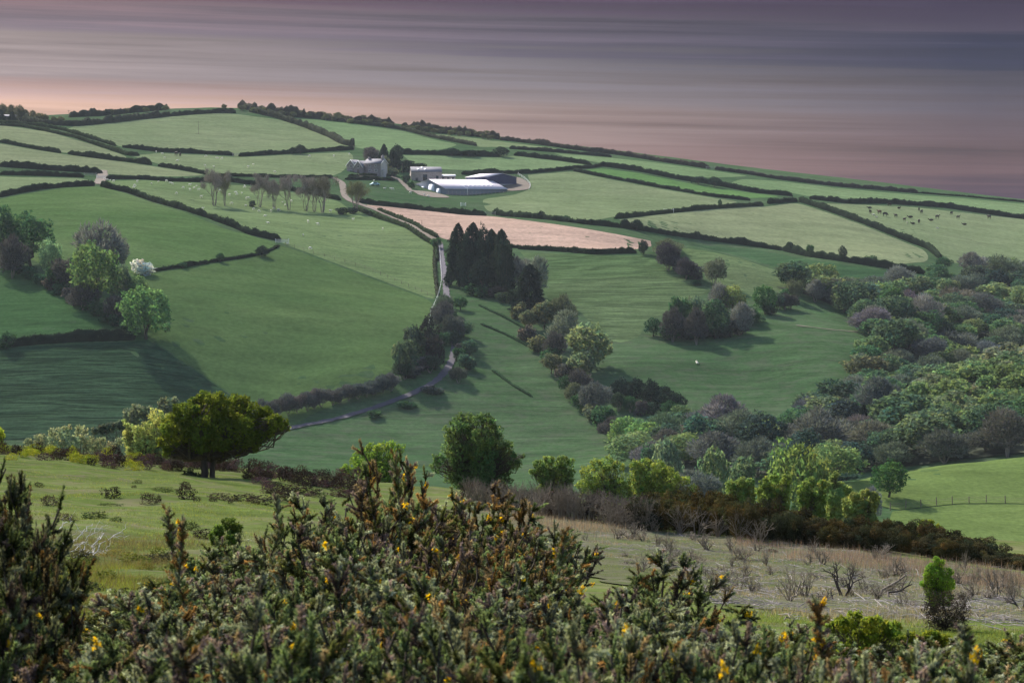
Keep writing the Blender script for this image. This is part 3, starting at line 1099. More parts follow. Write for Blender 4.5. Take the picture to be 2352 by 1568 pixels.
for k, poly in FIELDS:
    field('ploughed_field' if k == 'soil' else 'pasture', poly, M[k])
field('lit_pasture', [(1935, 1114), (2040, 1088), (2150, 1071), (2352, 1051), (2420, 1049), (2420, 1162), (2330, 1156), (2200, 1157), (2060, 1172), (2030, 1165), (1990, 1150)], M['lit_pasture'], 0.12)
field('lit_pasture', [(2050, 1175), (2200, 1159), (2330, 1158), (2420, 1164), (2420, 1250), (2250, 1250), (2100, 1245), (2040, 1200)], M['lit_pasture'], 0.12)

road_uv = [(1012, 562), (1014, 590), (1019, 620), (1024, 650), (1026, 690), (1032, 730), (1042, 765), (1046, 795), (1038, 830), (1020, 860), (990, 885), (940, 908), (880, 930), (820, 950), (760, 966), (700, 977), (640, 990)]
ribbon('road', uv_line(road_uv), 1.8, M['tarmac'], 0.25)
ribbon('track', uv_line([(765, 409), (778, 414), (788, 421), (789, 432), (788, 446), (800, 462), (840, 474), (880, 490), (935, 512), (985, 540), (1008, 560)]), 2.6, M['track'], 0.25)
ribbon('track', uv_line([(235, 392), (238, 402), (232, 412), (226, 424)]), 4.0, M['track'], 0.25)
field('farmyard', [(1160, 420), (1188, 404), (1205, 413), (1224, 428), (1222, 435), (1190, 439), (1158, 440)], M['track'], 0.2)
field('farmyard', [(946, 438), (985, 440), (1024, 449), (1040, 456), (990, 454), (955, 448)], M['track'], 0.2)
field('farmyard', [(798, 404), (835, 400), (890, 401), (890, 405), (830, 407)], M['track'], 0.2)
ribbon('track', uv_line([(895, 404), (915, 412), (930, 424), (944, 440)]), 2.4, M['track'], 0.2)
ribbon('sheep_path', uv_line([(1990, 762), (2050, 770), (1900, 757), (1830, 748)][::-1][:3]), 0.8, M['track'], 0.2)
for pts in ([(1100, 702), (1150, 725), (1200, 752), (1260, 790)], [(1105, 745), (1165, 770), (1240, 810)], [(1130, 850), (1170, 880), (1222, 912)]):
    hedge(pts, 0.7, 1.2, (0.03, 0.06, 0.03), {1100: 'low rushy ditch line running down to the combe trees', 1105: 'short reedy drain lower down the combe field', 1130: 'dark ditch bank crossing the field above the valley bushes'}[pts[0][0]], cat='ditch', name='ditch_bank', size=0.25, leaves=6)

# ------------------------------------------------------------------ hedges (line, height, width, colour, label)
HG = (0.034, 0.052, 0.026)
HD = (0.024, 0.038, 0.022)
HM = (0.050, 0.058, 0.040)
HEDGES = [
    ([(0, 262), (49, 281), (122, 288), (176, 290), (256, 282), (317, 275), (391, 267)], 3.4, 3.2, HM, 'thick hedge climbing the far skyline from the left edge', {'bushy': .5}),
    ([(391, 267), (450, 262), (508, 259), (542, 260)], 2.8, 2.6, HD, 'dark level hedge along the crown of the left hill', {}),
    ([(160, 270), (171, 269), (234, 267), (305, 259), (386, 252)], 3.6, 3, HM, 'bushy mauve hedge on the skyline left of the hill crown', {'bushy': .5}),
    ([(0, 283), (85, 289), (146, 300), (203, 317), (266, 336)], 2, 1.8, HG, 'upper of two lane hedges slanting down the left hill', {}),
    ([(0, 289), (49, 291), (110, 303), (171, 316), (220, 333), (259, 346), (298, 359), (320, 358)], 2, 1.8, HG, 'lower of two lane hedges slanting down the left hill', {'bushy': .3}),
    ([(0, 327), (83, 343), (139, 352)], 1.9, 1.6, HG, 'thin hedge at the left edge between two pale fields', {'bushy': .5}),
    ([(156, 354), (220, 363), (286, 371), (349, 379)], 2.3, 2, HG, 'bushy hedge below the lane with a rounded hump', {'bushy': .6}),
    ([(364, 382), (427, 392), (474, 401)], 2, 1.8, HD, 'dark hedge running down towards the bare trees', {}),
    ([(281, 339), (366, 349), (452, 353), (537, 358)], 2.3, 2, HD, 'dark hedge above the cattle with a gap at its right end', {'bushy': .3}),
    ([(548, 360), (647, 354), (721, 349), (813, 344)], 2.2, 2, HD, 'dark hedge from the gateway to the farmhouse trees', {'bushy': .2}),
    ([(0, 383), (73, 388), (117, 391), (195, 396), (234, 399)], 3.0, 2.6, HD, 'tall trimmed hedge above the lane at the left edge', {}),
    ([(0, 402), (98, 404), (193, 408)], 2.2, 1.8, HD, 'lower trimmed hedge along the near side of the lane', {}),
    ([(0, 453), (37, 445), (93, 435), (146, 430), (217, 427)], 2.4, 2, HD, 'curved hedge around the top of the green left field', {}),
    ([(244, 412), (330, 412), (391, 417), (452, 418), (520, 416), (574, 424), (647, 434), (721, 447), (782, 461)], 2.1, 1.8, HD, 'long hedge passing behind the bare stemmed trees', {}),
    ([(480, 405), (574, 406), (672, 409), (765, 409)], 1.6, 1.6, HG, 'low hedge beside the lane above the bare trees', {'bushy': .3}),
    ([(232, 429), (293, 442), (354, 464), (425, 484), (476, 500)], 2.3, 2, HD, 'hedge falling from the field gate, upper half', {'bushy': .35}),
    ([(476, 500), (537, 522), (574, 539), (611, 547), (645, 554)], 2.5, 2.2, HD, 'hedge falling from the field gate, lower half ending at a gate', {'bushy': .2}),
    ([(640, 566), (620, 577), (590, 586), (540, 595), (480, 603)], 1.0, 1.2, HD, 'low gappy hedge bank below the lone small trees', {}),
    ([(480, 604), (430, 612), (375, 620), (330, 628)], 1.3, 1.6, HD, 'dark scrubby bank beside the white blossoming bush', {'bushy': .8}),
    ([(574, 257), (635, 271), (696, 291), (757, 315), (787, 332), (813, 337)], 3.6, 3, HM, 'tall bushy hedge falling from the hilltop to the farmhouse', {'bushy': .3}),
    ([(548, 247), (574, 253), (647, 266), (721, 272), (794, 280), (850, 285), (905, 290)], 4.0, 4, (0.075, 0.066, 0.05), 'rough belt of budding trees along the skyline above the farm', {'bushy': .6, 'rough': .5}),
    ([(794, 281), (867, 290), (923, 298), (989, 315), (1062, 330), (1094, 336)], 2.4, 2.2, HM, 'straight dark hedge slanting down below the skyline belt', {}),
    ([(923, 294), (989, 303), (1038, 308), (1090, 313), (1148, 321)], 4.2, 4, (0.08, 0.068, 0.05), 'ragged skyline belt of trees right of the farm', {'bushy': .6, 'rough': .5}),
    ([(918, 354), (975, 354), (1026, 356), (1148, 360)], 2.4, 2.2, HD, 'hedge with dark rounded bushes behind the farm buildings', {'bushy': .5}),
    ([(1148, 322), (1222, 330), (1319, 344), (1380, 351), (1440, 359), (1515, 371), (1629, 388)], 2.6, 2.4, (0.07, 0.06, 0.05), 'low skyline hedge falling gently right', {'bushy': .3}),
    ([(1642, 390), (1723, 401), (1787, 412), (1910, 427), (2060, 440), (2108, 444)], 2.2, 2, (0.07, 0.062, 0.055), 'skyline hedge beyond the gap, broken by pale gaps', {'bushy': .3}),
    ([(2108, 444), (2204, 451), (2352, 465), (2420, 472)], 1.0, 1.2, HG, 'lowest stretch of skyline hedge at the right edge', {}),
    ([(1170, 342), (1266, 349), (1349, 356), (1405, 361)], 2.0, 2, HM, 'blurred hedge just under the right skyline', {}),
    ([(1180, 357), (1271, 367), (1358, 379)], 2.4, 2.2, HD, 'hedge slanting to the field corner right of the farm', {}),
    ([(1060, 401), (1148, 399), (1210, 399), (1295, 391), (1356, 386), (1393, 381)], 1.9, 1.8, HD, 'scrubby hedge rising right from behind the navy barn', {'bushy': .6}),
    ([(1375, 381), (1466, 393), (1563, 413), (1612, 420), (1668, 430), (1723, 441), (1820, 451)], 2.6, 2.4, HD, 'long dark hedge above the narrow bright green field', {}),
    ([(1317, 393), (1393, 408), (1515, 431), (1637, 452), (1723, 461)], 1.8, 1.8, HD, 'long dark hedge below the narrow bright green field', {}),
    ([(1412, 503), (1515, 491), (1637, 479), (1723, 474), (1752, 472)], 1.9, 1.8, HG, 'hedge curving up right with one small tree in it', {'bushy': .4}),
    ([(1763, 468), (1830, 463)], 2.4, 2, HD, 'short hedge meeting the corner of three fields', {}),
    ([(1835, 463), (1910, 487), (1990, 516), (2097, 559), (2135, 573), (2160, 596)], 3.0, 2.6, HD, 'trimmed hedge slanting down between the cattle and the plain field', {}),
    ([(1859, 457), (1945, 467), (2030, 467), (2097, 471), (2164, 476), (2258, 490), (2352, 503), (2420, 512)], 2.5, 2.2, HD, 'hedge along the top of the cattle field', {'bushy': .3}),
    ([(820, 464), (850, 469), (940, 479), (1062, 493), (1116, 496)], 2.3, 2.2, HD, 'clipped hedge along the top of the pink soil field', {}),
    ([(1132, 492), (1148, 496), (1246, 503), (1344, 515), (1424, 523)], 2.2, 2.2, HD, 'bushy hedge above the right half of the pink field', {'bushy': .5}),
    ([(1424, 523), (1478, 530), (1588, 547), (1723, 564), (1800, 576)], 2.2, 2.2, HD, 'hedge dipping right beyond the pink field, small bushes in it', {'bushy': .5}),
    ([(1800, 576), (1856, 589), (1937, 600), (2044, 616), (2124, 629)], 2.8, 2.6, HD, 'dark bushy hedge ending at the valley wood', {'bushy': .6}),
    ([(1190, 572), (1295, 578), (1368, 584), (1461, 581)], 1.9, 1.8, HD, 'scrubby hedge under the pink soil field', {'bushy': .4}),
    ([(812, 479), (867, 501), (935, 523), (965, 545), (1001, 565), (1003, 600)], 1.7, 1.6, HG, 'hedge on the near side of the farm track', {'bushy': .3}),
    ([(868, 483), (904, 499), (952, 517), (989, 541), (1008, 549)], 1.7, 1.6, HG, 'hedge between the farm track and the pink soil', {'bushy': .3}),
    ([(1001, 560), (998, 600), (1000, 640), (1005, 680)], 1.0, 1.4, HM, 'pale rough bank left of the lane by the conifers', {'bushy': .5}),
    ([(-20, 796), (40, 792), (110, 786), (200, 781), (310, 779)], 2.6, 3.0, HD, 'dark overgrown hedge at the foot of the left field', {'bushy': .5, 'leaves': 18}),
    ([(793, 413), (850, 413), (906, 415)], 1.6, 1.5, HD, 'clipped garden hedge in front of the farmhouse', {}),
    ([(800, 405), (840, 404), (900, 405)], 1.2, 1.2, HG, 'low inner garden hedge under the farmhouse windows', {}),
    ([(1200, 570), (1170, 568), (1140, 566)], 1.6, 1.6, HD, 'short hedge tucked behind the conifer stand', {}),
]
for pts, h, w, c, lab, kw in HEDGES:
    hedge(pts, h, w, c, lab, **kw)

# ------------------------------------------------------------------ farm
def building(name, label, cat, u, v, Y, rot):
    x, y, z = base_at(u, Y) if Y else base(u, v)
    r = obj(name, None, None, (x, y, z), label, cat, rotz=math.radians(rot))
    return r


def gable_walls(A, x0, x1, y0, y1, eave, ridge, along='x', z0=-2.0):
    """Closed shell of walls; ridge runs along x or y."""
    V = [(x0, y0, z0), (x1, y0, z0), (x1, y1, z0), (x0, y1, z0), (x0, y0, eave), (x1, y0, eave), (x1, y1, eave), (x0, y1, eave)]
    if along == 'x':
        V += [(x0, (y0 + y1) / 2, ridge), (x1, (y0 + y1) / 2, ridge)]
        tri = [(0, 4, 8), (0, 8, 7), (0, 7, 3), (1, 2, 6), (1, 6, 9), (1, 9, 5)]
    else:
        V += [((x0 + x1) / 2, y0, ridge), ((x0 + x1) / 2, y1, ridge)]
        tri = [(0, 1, 5), (0, 5, 8), (0, 8, 4), (3, 7, 9), (3, 9, 6), (3, 6, 2)]
    quad = [(0, 1, 5, 4), (2, 3, 7, 6)] if along == 'x' else [(0, 4, 7, 3), (1, 2, 6, 5)]
    A.add(V, tri, quad)


def roof_slabs(x0, x1, y0, y1, eave, ridge, along, ov=0.35, th=0.16):
    """Two thick pitched slabs as one mesh accumulator."""
    A = Acc()
    if along == 'x':
        ym = (y0 + y1) / 2
        sl = (ridge - eave) / (ym - y0)
        for s, ye in ((-1, y0 - ov), (1, y1 + ov)):
            ze = eave - ov * sl
            V = [(x0 - ov, ye, ze + .03), (x1 + ov, ye, ze + .03), (x1 + ov, ym, ridge + .03), (x0 - ov, ym, ridge + .03)]
            V += [(a, b, c + th) for a, b, c in V]
            A.add(V, None, [(0, 3, 2, 1), (4, 5, 6, 7), (0, 1, 5, 4), (1, 2, 6, 5), (2, 3, 7, 6), (3, 0, 4, 7)])
    else:
        xm = (x0 + x1) / 2
        sl = (ridge - eave) / (xm - x0)
        for s, xe in ((-1, x0 - ov), (1, x1 + ov)):
            ze = eave - ov * sl
            V = [(xe, y0 - ov, ze + .03), (xe, y1 + ov, ze + .03), (xm, y1 + ov, ridge + .03), (xm, y0 - ov, ridge + .03)]
            V += [(a, b, c + th) for a, b, c in V]
            A.add(V, None, [(0, 3, 2, 1), (4, 5, 6, 7), (0, 1, 5, 4), (1, 2, 6, 5), (2, 3, 7, 6), (3, 0, 4, 7)])
    return A


def bargeboard(parent, m, xm, half, y, eave, ridge, ov=0.35, along='y'):
    A = Acc()
    sl = (ridge - eave) / half
    for s in (-1, 1):
        if along == 'y':
            p = [(xm, y, ridge + .22), (xm + s * (half + ov), y, eave - ov * sl + .22)]
            V = [(p[0][0], y - .06, p[0][2]), (p[1][0], y - .06, p[1][2]), (p[1][0], y - .06, p[1][2] - .5), (p[0][0], y - .06, p[0][2] - .5)]
            V += [(a, b + .09, c) for a, b, c in V]
        else:
            V = [(y + .06, xm, ridge + .22), (y + .06, xm + s * (half + ov), eave - ov * sl + .22), (y + .06, xm + s * (half + ov), eave - ov * sl - .13), (y + .06, xm, ridge - .13)]
            V += [(a - .09, b, c) for a, b, c in V]
        A.add(V, None, [(0, 1, 2, 3), (7, 6, 5, 4), (0, 4, 5, 1), (1, 5, 6, 2), (2, 6, 7, 3), (3, 7, 4, 0)])
    return obj('bargeboard', A.mesh('bargeboard', m), parent)


def window(parent, x, y, z, w, h, face='-y', mull=1):
    """Frame proud of the wall with a dark pane set inside it."""
    A = Acc()
    t = 0.09
    if face == '-y':
        A.box(x - w / 2, x + w / 2, y - .07, y + .02, z + h / 2 - t, z + h / 2)
        A.box(x - w / 2, x + w / 2, y - .12, y + .02, z - h / 2, z - h / 2 + t)
        A.box(x - w / 2, x - w / 2 + t, y - .07, y + .02, z - h / 2 + t, z + h / 2 - t)
        A.box(x + w / 2 - t, x + w / 2, y - .07, y + .02, z - h / 2 + t, z + h / 2 - t)
        for i in range(mull):
            q = x - w / 2 + w * (i + 1) / (mull + 1)
            A.box(q - .04, q + .04, y - .06, y + .02, z - h / 2 + t, z + h / 2 - t)
        B = Acc()
        B.box(x - w / 2 + t, x + w / 2 - t, y - .03, y + .01, z - h / 2 + t, z + h / 2 - t)
    else:
        A.box(y - .02, y + .07, x - w / 2, x + w / 2, z + h / 2 - t, z + h / 2)
        A.box(y - .02, y + .12, x - w / 2, x + w / 2, z - h / 2, z - h / 2 + t)
        A.box(y - .02, y + .07, x - w / 2, x - w / 2 + t, z - h / 2 + t, z + h / 2 - t)
        A.box(y - .02, y + .07, x + w / 2 - t, x + w / 2, z - h / 2 + t, z + h / 2 - t)
        B = Acc()
        B.box(y - .01, y + .03, x - w / 2 + t, x + w / 2 - t, z - h / 2 + t, z + h / 2 - t)
    f = obj('window', A.mesh('window', M['white_paint']), parent)
    obj('pane', B.mesh('pane', M['glass']), f)


M['slate'] = simple('slate', (0.19, 0.19, 0.22), 0.9, 0.25, 3, (1, 1, 1))
M['stone_wall'] = simple('stone_wall', (0.30, 0.27, 0.275), 0.9, 0.45, 3.5, (1, 1, 1.6), 0.04)
M['pale_stone'] = simple('pale_stone', (0.36, 0.32, 0.30), 0.9, 0.3, 2.5, (1, 1, 1.6), 0.04)
M['render_wall'] = simple('render_wall', (0.52, 0.50, 0.47), 0.9, 0.15, 1.2)
M['white_paint'] = simple('white_paint', (0.86, 0.86, 0.86), 0.5, 0.05, 2)
M['glass'] = simple('dark_glass', (0.03, 0.035, 0.04), 0.15, 0.1, 2)
M['shed_roof'] = corrugated('shed_roof', (0.54, 0.51, 0.57), 0.9, 0.9, 0.12, 0)
M['shed_wall'] = corrugated('shed_wall', (0.20, 0.23, 0.31), 0.5, 0.5, 0.08, 0)
M['navy_wall'] = corrugated('navy_wall', (0.045, 0.05, 0.13), 0.5, 0.5, 0.12, 0)
M['door_sheet'] = corrugated('door_sheet', (0.62, 0.66, 0.76), 0.4, 0.5, 0.05, 0)
M['skylight'] = simple('skylight_sheet', (0.75, 0.76, 0.82), 0.35, 0.06, 1)
M['concrete'] = simple('concrete', (0.27, 0.26, 0.26), 0.9, 0.2, 1.5)
M['timber'] = simple('timber', (0.16, 0.13, 0.11), 0.9, 0.3, 4)
M['grey_timber'] = simple('grey_timber', (0.34, 0.32, 0.30), 0.9, 0.3, 4)

# farmhouse
fh = building('farmhouse', 'dark stone farmhouse with slate roofs, white gable trims and a pale right gable wall', 'house', 846, 399, 980, -22)
fh.scale = (.95, .95, .84)
A = Acc(); gable_walls(A, -0.2, 8.0, -3.5, 3.5, 4.9, 7.2, 'x'); obj('wall', A.mesh('wall', M['stone_wall']), fh)
obj('roof', roof_slabs(-0.2, 8.0, -3.5, 3.5, 4.9, 7.2, 'x').mesh('roof', M['slate']), fh)
A = Acc(); gable_walls(A, 8.012, 8.10, -3.48, 3.48, 4.85, 7.1, 'x'); obj('gable_wall', A.mesh('gable_wall', M['render_wall']), fh, label='rendered end wall, coloured pale as if sunlit')  # pale colour stands in for sunlight on this end wall
bargeboard(fh, M['white_paint'], 0, 3.5, 8.36, 4.9, 7.2, along='x')
ch = Acc(); ch.box(6.9, 7.9, -0.6, 0.6, 6.2, 8.9); chn = obj('chimney', ch.mesh('chimney', M['stone_wall']), fh)
for dy in (-0.3, 0.3):
    a = Acc(); a.tube([(7.4, dy, 8.85), (7.4, dy, 9.5)], [0.16, 0.13], 8); obj('chimney_pot', a.mesh('chimney_pot', M['pale_stone']), chn)
ch = Acc(); ch.box(0.3, 1.0, -0.5, 0.5, 6.4, 8.3); obj('chimney', ch.mesh('chimney', M['stone_wall']), fh)
for x0, x1, yf, ev, rg in ((-8.6, -4.5, -4.2, 4.2, 6.8), (-4.4, -0.25, -5.2, 3.4, 6.3)):
    A = Acc(); gable_walls(A, x0, x1, yf, 3.4, ev, rg, 'y'); obj('wing_wall', A.mesh('wing_wall', M['stone_wall']), fh)
    obj('wing_roof', roof_slabs(x0, x1, yf, 3.4, ev, rg, 'y', 0.3).mesh('wing_roof', M['slate']), fh)
    bargeboard(fh, M['white_paint'], (x0 + x1) / 2, (x1 - x0) / 2, yf - 0.36, ev, rg)
    window(fh, (x0 + x1) / 2, yf, 3.6 if ev > 4 else 3.4, 1.2, 1.1)
    if ev > 4:
        window(fh, (x0 + x1) / 2, yf, 1.2, 1.3, 1.1, mull=2)
A = Acc(); A.box(-3.0, -1.8, -5.28, -5.19, -0.3, 1.9); d_ = obj('door', A.mesh('door', M['timber']), fh)
A = Acc(); A.box(-2.0, -1.93, -5.34, -5.285, 0.75, 0.9); obj('handle', A.mesh('handle', M['white_paint']), d_)
for xw in (2.6, 5.6):
    window(fh, xw, -3.5, 3.9, 1.0, 1.0)
    window(fh, xw, -3.5, 1.3, 1.4, 1.1, mull=2)
A = Acc(); gable_walls(A, 8.12, 9.6, -2.6, -1.0, 1.6, 2.3, 'x'); obj('porch', A.mesh('porch', M['render_wall']), fh)

# old stone barn
sb = building('stone_barn', 'old pale stone barn with a grey slate roof beside the long white-roofed shed', 'barn', 980, 416, 982, 10)
A = Acc(); gable_walls(A, -6.8, 6.2, -3.0, 3.0, 3.6, 5.6, 'x'); obj('wall', A.mesh('wall', M['pale_stone']), sb)
rf = obj('roof', roof_slabs(-6.8, 6.2, -3.0, 3.0, 3.6, 5.6, 'x', 0.25).mesh('roof', M['slate']), sb)
for xs, f in ((-4.2, .35), (-2.4, .7), (-1.2, .35)):
    yy = -3.0 + 3.0 * f; zz = 3.6 + 2.0 * f + .22
    A = Acc(); A.add([(xs, yy, zz), (xs + .8, yy, zz), (xs + .8, yy + .7, zz + .467), (xs, yy + .7, zz + .467), (xs, yy, zz + .04), (xs + .8, yy, zz + .04), (xs + .8, yy + .7, zz + .507), (xs, yy + .7, zz + .507)], None, [(0, 3, 2, 1), (4, 5, 6, 7), (0, 1, 5, 4), (1, 2, 6, 5), (2, 3, 7, 6), (3, 0, 4, 7)])
    obj('roof_light', A.mesh('roof_light', M['skylight']), rf)
for xs, w_, h_ in ((-1.0, 1.8, 2.4), (-4.6, 1.0, 1.0), (1.6, 0.8, 0.8), (4.3, 1.0, 1.9)):
    A = Acc(); A.box(xs - w_ / 2, xs + w_ / 2, -3.05, -2.97, -0.2, h_); obj('doorway', A.mesh('doorway', M['glass']), sb)
# small white-roofed outhouse
so = building('outhouse', 'small low outhouse with a bright white sheet roof between the barns', 'shed', 1026, 416, 985, 8)
A = Acc(); gable_walls(A, -3.0, 3.6, -2, 2, 2.1, 2.7, 'x'); obj('wall', A.mesh('wall', M['pale_stone']), so)
obj('roof', roof_slabs(-3.0, 3.6, -2, 2, 2.1, 2.7, 'x', 0.25).mesh('roof', M['white_paint']), so)
for i in range(3):
    A = Acc(); A.box(-2 + i * 2.1, -1.2 + i * 2.1, -2.05, -1.97, 0, 1.6)
    obj('doorway', A.mesh('doorway', M['glass']), so)

# long shed: corner towards us, ridge running right and away
SH = 35
bs = building('cattle_shed', 'long livestock shed with a pale corrugated roof, white gable doors and rows of roof lights', 'barn', 1024, 448, 948, SH)
L_, W_ = 31.0, 24.5
ang = math.radians(0)
A = Acc()
# x runs along the length; the gable looks towards -x
gable_walls(A, 0, L_, 0, W_, 2.4, 6.4, 'x', -3.0)
A.V[-1][[6, 7], 2] = 4.2          # the rear eave stands higher, on the uphill side
obj('wall', A.mesh('wall', M['shed_wall']), bs)
RS = roof_slabs(0, L_, 0, W_, 2.4, 6.4, 'x', 0.4, 0.12)
RS.V[1][[0, 1, 4, 5], 2] += 1.8
srf = obj('roof', RS.mesh('roof', M['shed_roof']), bs)
sl = 4.0 / (W_ / 2)
def on_roof(x0, x1, f0, f1, th=0.05, lift=0.16):
    y0, y1 = f0 * W_ / 2, f1 * W_ / 2
    z0, z1 = 2.4 + y0 * sl + lift, 2.4 + y1 * sl + lift
    V = [(x0, y0, z0), (x1, y0, z0), (x1, y1, z1), (x0, y1, z1)]
    V += [(a, b, c + th) for a, b, c in V]
    A = Acc(); A.add(V, None, [(0, 3, 2, 1), (4, 5, 6, 7), (0, 1, 5, 4), (1, 2, 6, 5), (2, 3, 7, 6), (3, 0, 4, 7)])
    return A
for i in range(8):
    for f in (0.32, 0.68):
        if i < 7 or f > .5:
            obj('roof_light', on_roof(12.2 + i * 2.3 + (0.9 if f > .5 else 0), 13.2 + i * 2.3 + (0.9 if f > .5 else 0), f, f + 0.11).mesh('roof_light', M['skylight']), srf)
obj('roof_joint', on_roof(10.6, 11.0, -0.03, 1.0, 0.08).mesh('roof_joint', M['white_paint']), srf)
for y0, y1, h in ((4.0, 7.0, 2.6), (8.6, 13.0, 4.4), (16.0, 19.0, 3.6)):
    A = Acc(); A.box(-0.16, -0.02, y0, y1, -1.0, h); obj('door', A.mesh('door', M['door_sheet']), bs)
A = Acc(); A.box(10.7, 10.9, -0.2, -0.02, -1, 3.0); obj('downpipe', A.mesh('downpipe', M['white_paint']), bs)
A = Acc(); A.box(0.02, L_ - .02, -0.06, -0.01, -2.9, 0.7); obj('block_wall', A.mesh('block_wall', M['concrete']), bs)
# railing along its long side
rl = obj('railing', None, None, tuple(bs.location), 'pale steel railing along the yard side of the long shed', 'railing', rotz=math.radians(SH))
A = Acc()
for z in (0.5, 0.9, 1.3):
    A.box(0, L_, -1.92, -1.86, z, z + .06)
obj('rail', A.mesh('rail', M['grey_timber']), rl)
pm = Acc(); pm.box(-.06, .06, -.06, .06, -1.6, 1.5); pm = pm.mesh('post', M['grey_timber'])
for i in range(16):
    obj('post', pm, rl, (i * 2.0, -1.89, 0))
# navy barn
nb = building('navy_barn', 'wide barn with navy sheet walls and a grey roof behind the long shed', 'barn', 1155, 427, 978, 33)
A = Acc(); gable_walls(A, -7.5, 7, 0, 18, 3.7, 5.2, 'y', -2.5); obj('wall', A.mesh('wall', M['navy_wall']), nb)
obj('roof', roof_slabs(-7.5, 7, 0, 18, 3.7, 5.2, 'y', 0.4, 0.12).mesh('roof', M['shed_roof']), nb)
A = Acc(); A.box(-7.4, 6.9, -0.08, -0.02, -2, 0.8); obj('block_wall', A.mesh('block_wall', M['concrete']), nb)
# hut on the left skyline
hu = building('field_hut', 'small dark open hut with a pale flat roof on the left skyline', 'hut', 32, 281, 1150, 10)
A = Acc(); gable_walls(A, -4.5, 4.5, -2.5, 2.5, 2.4, 2.6, 'x'); obj('wall', A.mesh('wall', M['timber']), hu)
obj('roof', roof_slabs(-4.5, 4.5, -2.5, 2.5, 2.5, 3.1, 'x', 2.2, 0.2).mesh('roof', M['slate']), hu)

# little car on the grass
cx, cy, cz = base(861, 427)
car = obj('parked_car', None, None, (cx, cy, cz), 'small pale blue car parked on the grass below the farmhouse', 'car', rotz=0.5)
A = Acc()
pr = [(-1.9, .35), (-1.95, .8), (-1.3, .95), (-.8, 1.45), (.7, 1.48), (1.3, .95), (1.9, .85), (1.95, .4)]
V = [(a, s * (.82 if b < 1.2 else .66), b) for s in (-1, 1) for a, b in pr]
n = len(pr)
A.add(V, [], [(i, (i + 1) % n, n + (i + 1) % n, n + i) for i in range(n)])
A.F3.append(np.array([(0, i + 1, i) for i in range(1, n - 1)] + [(n, n + i, n + i + 1) for i in range(1, n - 1)]) + 0)
M['car_blue'] = simple('car_paint', (0.35, 0.55, 0.62), 0.35, 0.05, 2)
obj('body', A.mesh('body', M['car_blue']), car)
for s in (-.83, .78):
    A = Acc(); A.box(-.75, .65, s, s + .05, .98, 1.36)
    obj('side_window', A.mesh('side_window', M['glass']), car)
wa = Acc(); wa.tube([(0, -.1, 0), (0, .1, 0)], [.32, .32], 12); wa.add([(0.32 * math.cos(t), s, 0.32 * math.sin(t)) for s in (-.1, .1) for t in np.arange(12) / 12 * 6.2832], [(0, i, i + 1) for i in range(1, 11)] + [(12, 12 + i + 1, 12 + i) for i in range(1, 11)])
wa = wa.mesh('wheel', M['glass'])
for a in (-1.2, 1.25):
    for s in (-.75, .75):
        obj('wheel', wa, car, (a, s, .32))


# ------------------------------------------------------------------ poles, gates, fences
def pole(u, vb, vt, label, arm=True, Y=None, r=0.13):
    x, y, z = base(u, vb) if Y is None else base_at(u, Y)
    top = float(los(u, vt, y)[2]) - z
    p = obj('telegraph_pole', None, None, (x, y, z), label, 'pole')
    A = Acc(); A.tube([(0, 0, -.5), (0, 0, top)], [r, r * .7], 6); obj('post', A.mesh('post', M['timber']), p)
    if arm:
        A = Acc(); A.box(-.7, .7, -.07, .07, top - .5, top - .36); obj('crossarm', A.mesh('crossarm', M['timber']), p)
    return p


pole(158, 271, 253, 'telegraph pole standing against the sky on the left ridge')
pole(456, 309, 277, 'slender grey mast alone in the hilltop field', False, r=0.10)
pole(813, 345, 333, 'telegraph pole at the hedge end left of the farmhouse')
pole(924, 398, 375, 'telegraph pole between farmhouse and stone barn', False)
pole(941, 512, 503, 'left one of two slim poles by the track above the pink field', False, r=.1)
pole(969, 528, 506, 'right one of two slim poles by the track above the pink field', False, r=.1)
pole(492, 400, 384, 'pale pole rising out of the tops of the left bare trees', False, r=.1)


def gate(u, v, label, w=3.6, rot=0.0, pale=True):
    x, y, z = base(u, v)
    g = obj('field_gate', None, None, (x, y, z), label, 'gate', rotz=rot)
    m = M['white_paint'] if pale else M['grey_timber']
    b = Acc(); b.box(-w / 2, w / 2, -.03, .03, 0, .09); b = b.mesh('bar', m)
    for k in range(5):
        obj('bar', b, g, (0, 0, .25 + k * .24))
    p = Acc(); p.box(-.08, .08, -.08, .08, -.4, 1.5); p = p.mesh('post', m)
    for s in (-1, 1):
        obj('post', p, g, (s * (w / 2 + .12), 0, 0))
    return g


gate(207, 405, 'grey gate in the left gap of the lane hedges', 4.5, 0, False)
gate(236, 411, 'pale gate at the track mouth beside the white sheep', 4.5, .5)
gate(648, 559, 'white field gate at the lower end of the falling hedge', 4.0, .1)
gate(544, 359, 'small gate in the gap of the hedge above the sheep', 3.5, 0, False)
gate(1064, 474, 'white gate in the grass below the long shed', 2.4, .8)
gate(1632, 389, 'skyline gate in the gap of the ridge hedge', 4, 0, False)
gate(1126, 495, 'grey gate in the hedge gap above the pink soil', 3.6, 0, False)
gate(1536, 488, 'pale gate and trough in the curving hedge', 3.6, -.1)


